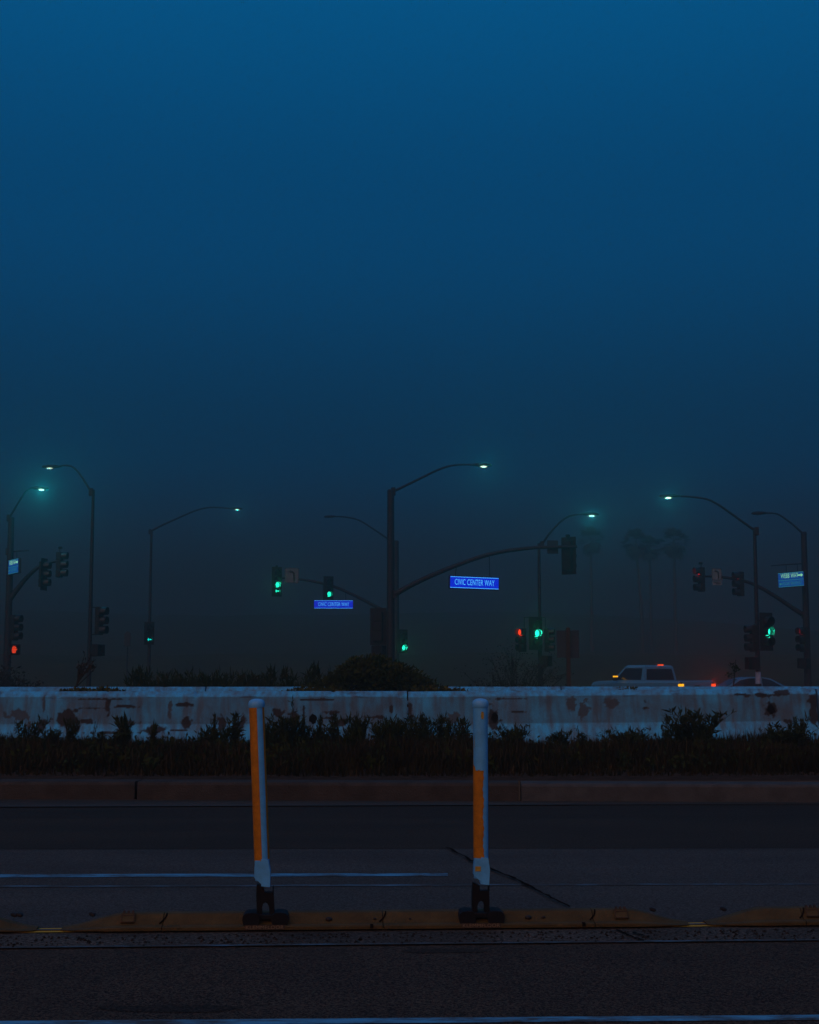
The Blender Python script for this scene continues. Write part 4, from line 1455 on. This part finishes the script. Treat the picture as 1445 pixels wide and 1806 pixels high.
# B: left thin pole ---------------------------------------------------------
YBp = 56.0
bb = make_pole('slim street light pole at left with its arm curving back left', 157, 866, YBp, .095, .06)
pb_ = arm(bb, [(161, 868), (152, 853), (140, 835), (127, 823), (112, 821), (104, 823)], YBp, .045, .03, 'lamp_arm', 1.0)
luminaire(bb, pb_[-1], -1, True, 5)
signal_head(bb, P(176, 1095, YBp), R(72), [None, None, None], False, 'dark signal head hung on two brackets')
bracket(bb, P(157, 1071, YBp), P(173, 1071, YBp)); bracket(bb, P(156, 1119, YBp), P(174, 1119, YBp))
ped_head(bb, P(171, 1147, YBp), R(65), label='dark pedestrian signal'); bracket(bb, P(156, 1137, YBp), P(171, 1137, YBp)); bracket(bb, P(156, 1157, YBp), P(171, 1157, YBp))

# C: far left pole ----------------------------------------------------------
YC = 86.0
cb = make_pole('faint far pole at left with a long arm reaching right', 262.5, 938, YC, .11, .07)
pc = arm(cb, [(265, 938), (285, 927), (325, 909), (347, 900), (372, 895), (408, 897)], YC, .055, .035, 'lamp_arm')
luminaire(cb, pc[-1], 1, True, 22)
signal_head(cb, P(263, 1117, YC - .3), R(24), [None, None, ('arrow', M['lens_green_dim'])], True, 'hazy signal head showing a green arrow')
# faint sign post near it
YS = 92.0
sp_ = P(225, 1150, YS); zg = terrain(sp_.x, YS)
sr = thing('sign_post', 'barely visible sign post in the fog between the two left poles', 'sign', (sp_.x, YS, zg))
MB().tube([(0, 0, 0), (0, 0, P(225, 1116, YS).z - zg)], .05, 8).build('post', M['galv'], sr)
MB().prism([(-.2, 0), (.2, 0), (.2, .8), (0, .95), (-.2, .8)], -.02, .02).build('panel', M['sign_back'], sr, (0, -.07, P(225, 1140, YS).z - zg))

# F: triple signal pole right of centre --------------------------------------
YF_ = 60.0
fb = make_pole('slim pole right of centre carrying a triple cluster of signals', 953, 960, YF_, .095, .06)
pf = arm(fb, [(956, 961), (968, 943), (985, 924), (1001, 912), (1016, 908), (1028, 907)], YF_, .045, .03, 'lamp_arm', -1.0)
luminaire(fb, pf[-1], 1, True, 66)
signal_head(fb, P(921, 1129, YF_), R(-38), [M['lens_red'], None, None], False, 'signal head showing red, left of the cluster', False, .9)
signal_head(fb, P(944, 1117, YF_ - .4), R(22), [None, M['lens_green'], None], True, 'signal head showing green in the cluster middle')
signal_head(fb, P(966, 1129, YF_), R(74), [None, None, None], False, 'dark signal head seen from its side, right of the cluster', False, .9)
for s_ in ((924, 1089, 962, 1089),):
    bracket(fb, P(s_[0], s_[1], YF_), P(s_[2], s_[3], YF_), .016)
bracket(fb, P(925, 1089, YF_), P(925, 1108, YF_), .016); bracket(fb, P(962, 1089, YF_), P(962, 1110, YF_), .016)
ped_head(fb, P(962, 1166, YF_), R(60), label='dark pedestrian signal')

# G: square sign on a wooden post --------------------------------------------
YG = 42.0
gp = P(1003, 1200, YG); zg = terrain(gp.x, YG)
gr = thing('road_sign', 'square sign on a brown wooden post seen from behind', 'sign', (gp.x, YG, zg))
gz = P(1003, 1107, YG).z - zg
MB().box((0, 0, gz / 2), (.115, .10, gz), bev=.008).build('post', M['wood'], gr)
pn = MB().box((0, .07, 0), (.64, .012, .78), bev=.004).build('panel', M['sign_back'], gr, (0, 0, P(1003, 1136, YG).z - zg))
for z_ in (-.2, .2):
    MB().tube([(0, -.065, z_), (0, -.05, z_)], .02, 8).build('bolt', M['bolt'], pn)

# H: slim pole at right -------------------------------------------------------
YH = 52.0
hb = make_pole('slim street light pole at right, pale wrap round its foot', 1337.5, 933, YH, .095, .06)
ph = arm(hb, [(1334, 937), (1315, 924), (1290, 906), (1265, 889), (1245, 880), (1215, 876), (1196, 875)], YH, .045, .03, 'lamp_arm')
luminaire(hb, ph[-1], -1, True, 40)
zgh = hb.location.z
MB().tube([(0, 0, P(1337, 1206, YH).z - zgh), (0, 0, P(1337, 1185, YH).z - zgh)], .098, 16).build('pole_wrap', M['pole_wrap'], hb)
signal_head(hb, P(1328, 1126, YH), R(-80), [None, None, None], False, 'dark signal head seen from its side', False, .88)
signal_head(hb, P(1350, 1114, YH - .3), R(30), [None, M['lens_green'], None], True, 'signal head showing green on its dark backplate', halo=2)
bracket(hb, P(1328, 1104, YH), P(1350, 1086, YH)); bracket(hb, P(1328, 1147, YH), P(1350, 1145, YH))
ped_head(hb, P(1329, 1170, YH), R(-70), label='dark pedestrian signal'); bracket(hb, P(1329, 1170, YH), P(1338, 1170, YH))

# I: thick pole at right edge ---------------------------------------------------
YI = 64.0
ib = make_pole('thick signal pole at the right edge of the view, lamp unlit', 1425, 942, YI, .16, .125)
pi_ = arm(ib, [(1419, 944), (1402, 928), (1385, 915), (1372, 907), (1360, 905), (1352, 905)], YI, .045, .03, 'lamp_arm')
luminaire(ib, pi_[-1], -1, False)
pm = arm(ib, [(1418, 1085), (1395, 1070), (1365, 1050), (1335, 1033), (1310, 1024), (1275, 1018), (1240, 1016)], YI, .11, .05, 'mast_arm')
signal_head(ib, P(1236.5, 1022, YI - .2), R(-72), [M['lens_red_dim'], None, None], False, 'signal head showing red at the mast tip', True)
signal_head(ib, P(1305.5, 1030, YI - .2), R(-74), [M['lens_red_faint'], None, None], False, 'signal head showing dim red nearer the pole')
turn_sign(ib, P(1264.5, 1013, YI - .25), .42, .50, R(0), True, 'pale left-turn arrow sign with a plaque')
sign_box(ib, P(1395.5, 1022, YI - .5), 1.24, .62, R(-46), [('WEBB WAY >', M['sign_text_warm'], .28, .16, .86), ('< STUART RANCH RD', M['sign_text_dim'], .20, -.17, .90)], M['sign_face_dim'], label='lit blue two-line street sign', roll=R(-1.5))
pr_ = arm(ib, [(1420, 994), (1390, 995.5), (1360, 998)], YI, .03, .02, 'sign_arm')
bracket(ib, P(1387, 996, YI - .1), P(1387, 1010, YI - .4), .014); bracket(ib, P(1407, 995, YI - .1), P(1407, 1009, YI - .4), .014)
signal_head(ib, P(1417, 1128, YI - .3), R(-60), [M['lens_red_faint'], None, None], False, 'side-mounted signal head showing dim red')
bracket(ib, P(1417, 1112, YI), P(1426, 1112, YI)); bracket(ib, P(1417, 1146, YI), P(1426, 1146, YI))
ped_head(ib, P(1419, 1170, YI - .3), R(-50), label='dark pedestrian signal')

# ------------------------------------------------------------------ vehicles
def wheel(parent, x_, y_, r=.40):
    t = MB().tube([(-.13, 0, 0), (-.10, 0, 0), (.10, 0, 0), (.13, 0, 0)], [r * .93, r, r, r * .93], 24).build('wheel', M['rubber'], parent, (x_, y_, r))
    mb = MB()
    mb.tube([(-.135, 0, 0), (.135, 0, 0)], r * .58, 18)
    for k in range(5):
        a = k * 2 * math.pi / 5
        mb.box((0, 0, 0), (.28, r * .14, r * .5), Matrix.Rotation(a, 4, 'X') @ Matrix.Translation((0, 0, r * .3)))
    mb.build('rim', M['rim'], t)
def loft(mb, secs, close=True):
    """secs: list of equal length rings of points"""
    n = len(secs[0])
    vs = [p for s in secs for p in s]
    fs = []
    for i in range(len(secs) - 1):
        for k in range(n):
            q = (k + 1) % n
            fs.append((i * n + k, i * n + q, (i + 1) * n + q, (i + 1) * n + k))
    if close:
        fs += [tuple(range(n - 1, -1, -1)), tuple((len(secs) - 1) * n + k for k in range(n))]
    mb.add(vs, fs, smooth=False)
def pickup():
    """local +y is forward; origin on the ground under the rear axle centre"""
    Y = 61.0
    rear = P(1229, 1210, Y)
    zg = terrain(rear.x, Y)
    yaw = R(33)
    root = thing('pickup_truck', 'white pickup truck with brake lights and left blinker lit behind the barriers', 'truck', (0, 0, 0), yaw)
    W2 = .99
    fwd = Vector((-math.sin(yaw), math.cos(yaw), 0))
    c = rear + fwd * 1.15
    root.location = (c.x, c.y, zg)
    y0, y1 = -1.15, 4.60
    # lower body rings along the length: rounded rectangle with shoulder
    def ring(y_, w_, zb, zs, zt):
        return [(-w_ * .94, y_, zb), (w_ * .94, y_, zb), (w_, y_, zb + .18), (w_, y_, zs), (w_ * .95, y_, zt), (-w_ * .95, y_, zt), (-w_, y_, zs), (-w_, y_, zb + .18)]
    mb = MB()
    loft(mb, [ring(y0, W2 * .97, .55, 1.22, 1.31), ring(y0 + .06, W2, .52, 1.24, 1.34), ring(.95, W2, .50, 1.24, 1.34)])
    mb.build('bed', M['truck_white'], root)
    MB().box((0, -.08, 1.335), (1.6, 1.9, .02)).build('bed_cavity', M['trim'], root)
    mb = MB()
    loft(mb, [ring(.955, W2, .50, 1.22, 1.30), ring(2.6, W2, .48, 1.22, 1.30), ring(3.1, W2 * .99, .48, 1.20, 1.33), ring(3.9, W2 * .97, .50, 1.17, 1.31), ring(4.35, W2 * .93, .52, 1.12, 1.25), ring(4.52, W2 * .88, .54, 1.04, 1.15), ring(y1, W2 * .80, .60, .90, 1.00)])
    mb.build('body', M['truck_white'], root)
    # cab: roof ring inside the belt ring
    zb, zr = 1.295, 1.95
    belt = [(-.93, 1.0), (.93, 1.0), (.93, 3.05), (-.93, 3.05)]
    roof = [(-.79, 1.10), (.79, 1.10), (.79, 2.30), (-.79, 2.30)]
    def cabp(i, t, inset=0):
        a, b = belt[i], roof[i]
        return (a[0] + (b[0] - a[0]) * t, a[1] + (b[1] - a[1]) * t, zb + (zr - zb) * t)
    mb = MB()
    mb.add([cabp(i, 0) for i in range(4)] + [cabp(i, .93) for i in range(4)] + [(b[0] * .90, 1.7 + (b[1] - 1.7) * .90, zr + .03) for b in roof],
           [(0, 1, 5, 4), (1, 2, 6, 5), (2, 3, 7, 6), (3, 0, 4, 7), (4, 5, 9, 8), (5, 6, 10, 9), (6, 7, 11, 10), (7, 4, 8, 11), (8, 9, 10, 11)])
    mb.build('cab', M['truck_white'], root)
    def pane(i, j, a0, a1, t0, t1, name, out):
        A0, A1, B0, B1 = [Vector(cabp(k, t)) for k, t in ((i, t0), (i, t1), (j, t0), (j, t1))]
        q = [A0.lerp(B0, a0), A0.lerp(B0, a1), A1.lerp(B1, a1), A1.lerp(B1, a0)]
        o = Vector(out) * .008
        return MB().add([tuple(p + o) for p in q] + [tuple(p) for p in q], [(0, 1, 2, 3), (0, 4, 5, 1), (1, 5, 6, 2), (2, 6, 7, 3), (3, 7, 4, 0)]).build(name, M['glass'], root)
    pane(0, 1, .07, .93, .10, .80, 'rear_window', (0, -1, .2))
    pane(2, 3, .05, .95, .08, .88, 'windshield', (0, 1, .8))
    for (i, j, o) in ((3, 0, (-1, 0, .2)), (1, 2, (1, 0, .2))):
        a = (.10, .90)
        pane(i, j, a[0], a[1], .10, .84, 'side_window', o)
    for s in (-1, 1):
        m_ = MB().box((s * 1.13, 2.62, 1.42), (.22, .12, .20), bev=.03).build('mirror', M['trim'], root)
        if s < 0:
            MB().box((s * 1.16, 2.555, 1.50), (.26, .02, .06)).build('turn_light', M['amber'], m_)
    MB().box((0, .985, 1.985), (.30, .05, .055)).build('brake_light', M['brake_red'], root)['label'] = 'lit red high brake light'
    for s, mt, nm in ((-1, M['amber'], 'lit amber left blinker'), (1, M['brake_red'], 'lit red right tail light')):
        MB().box((s * .91, y0 - .012, 1.08), (.15, .05, .36), bev=.01).build('tail_light', M['lens_off'], root)
        MB().box((s * .91, y0 - .045, 1.14), (.30 if s < 0 else .22, .02, .13)).build('tail_light', mt, root)['label'] = nm
    for s, c_ in ((-1, (1, .35, .02)), (1, (1, .05, .01))):
        if s > 0: spot(root, (s * .91, y0 - .075, 1.14), (R(-90), 0, 0), c_, 14, 165)
    MB().box((0, y0 - .012, 1.0), (1.62, .03, .52), bev=.01).build('tailgate', M['truck_white'], root)
    MB().box((0, y0 - .035, 1.12), (.24, .03, .06)).build('tailgate_handle', M['trim'], root)
    MB().box((0, y0 - .10, .62), (1.9, .18, .20), bev=.03).build('rear_bumper', M['rim'], root)
    MB().box((0, y1 - .02, .60), (1.75, .20, .26), bev=.05).build('front_bumper', M['trim'], root)
    for s in (-1, 1):
        MB().box((s * .80, y1 - .10, .92), (.28, .16, .18), bev=.03).build('headlight', M['lamp_off'], root)
        MB().box((s * .93, 4.25, 1.0), (.05, .10, .06)).build('side_marker', M['amber'] if s < 0 else M['lens_off'], root)
        for y_ in (0, 3.75): wheel(root, s * .86, y_)
        MB().box((s * .995, 1.55, 1.05), (.03, .18, .04)).build('door_handle', M['trim'], root)
pickup()
def sedan():
    Y = 67.0
    c = P(1334, 1205, Y)
    zg = terrain(c.x, Y)
    root = thing('sedan', 'pale low sedan seen side-on behind the barriers, right of the truck', 'car', (c.x, Y, zg), R(8))
    # local +x is the nose; profile in x-z, lofted over the width
    low = [(-2.2, .35), (2.2, .35), (2.28, .60), (2.15, .78), (1.2, .93), (-1.35, .98), (-2.15, .95), (-2.28, .70)]
    mb = MB()
    rings = []
    for y_, k in ((-.90, .97), (-.84, 1), (.84, 1), (.90, .97)):
        rings.append([(a * k, y_, b if k == 1 else .64 + (b - .64) * .9) for a, b in low])
    loft(mb, rings)
    mb.build('body', M['car_pale'], root)
    gh = [(-1.75, .95), (1.30, .93), (.45, 1.40), (.05, 1.46), (-.55, 1.45), (-1.05, 1.36)]
    rings = []
    for y_, t in ((-.80, 0), (-.60, 1), (.60, 1), (.80, 0)):
        rings.append([(a * (.94 if t else 1), y_ if b > 1.2 else math.copysign(.80, y_), b if (t or b < 1.2) else b - .03) for a, b in gh])
    mb = MB(); loft(mb, [[(a, -.78 if b < 1.2 else -.60, b) for a, b in gh], [(a, .78 if b < 1.2 else .60, b) for a, b in gh]])
    mb.build('cabin', M['car_pale'], root)
    def glass(poly, s, name):
        vs = []
        for a, b in poly:
            yy = .78 - (b - .95) / .5 * .18
            vs.append((a, s * (yy + .008), b))
        MB().add(vs, [tuple(range(len(vs)))]).build(name, M['glass'], root)
    for s in (-1, 1):
        glass([(.02, .98), (1.05, .97), (.40, 1.33), (.05, 1.40), (.02, 1.40)], s, 'side_window')
        glass([(-1.55, .99), (-.04, .98), (-.04, 1.40), (-.52, 1.40), (-1.0, 1.31)], s, 'side_window')
        for x_ in (-1.38, 1.38):
            t = MB().tube([(0, -.1, 0), (0, .1, 0)], .33, 20).build('wheel', M['rubber'], root, (x_, s * .80, .33))
            MB().tube([(0, -.105, 0), (0, .105, 0)], .20, 16).build('rim', M['rim'], t)
        MB().box((1.0, s * .93, 1.0), (.14, .16, .12), bev=.02).build('mirror', M['car_pale'], root)
        MB().box((2.18, s * .62, .70), (.14, .34, .13), bev=.02).build('headlight', M['lamp_off'], root)
        MB().box((-2.22, s * .62, .82), (.10, .34, .13), bev=.02).build('tail_light', M['lens_off'], root)
    MB().add([(1.27, -.70, .955), (1.27, .70, .955), (.49, .55, 1.392), (.49, -.55, 1.392)], [(0, 1, 2, 3)]).build('windshield', M['glass'], root, (.012, 0, .012))
    MB().add([(-1.72, -.70, .97), (-1.72, .70, .97), (-1.07, .55, 1.36), (-1.07, -.55, 1.36)], [(3, 2, 1, 0)]).build('rear_window', M['glass'], root, (-.012, 0, .012))
sedan()

# ------------------------------------------------------------------ fog
HX, HY0, HY1, HZ0, HZ1 = 640, -640, 640, -2.2, 20.5
fog = MB().box((0, (HY0 + HY1) / 2, (HZ0 + HZ1) / 2), (2 * HX, HY1 - HY0, HZ1 - HZ0))
fm = bpy.data.materials.new('fog')
fm.use_nodes = True
ft = fm.node_tree
ft.nodes.clear()
fo = ft.nodes.new('ShaderNodeOutputMaterial')
fv = ft.nodes.new('ShaderNodeVolumePrincipled')
fv.inputs['Color'].default_value = (.98, .56, .45, 1)
fv.inputs['Density'].default_value = .0074
fv.inputs['Anisotropy'].default_value = .88
ft.links.new(fv.outputs[0], fo.inputs['Volume'])
hz = fog.build('haze', fm)
tag(hz, 'blue dusk fog hanging over the whole crossing', 'fog', kind='stuff')
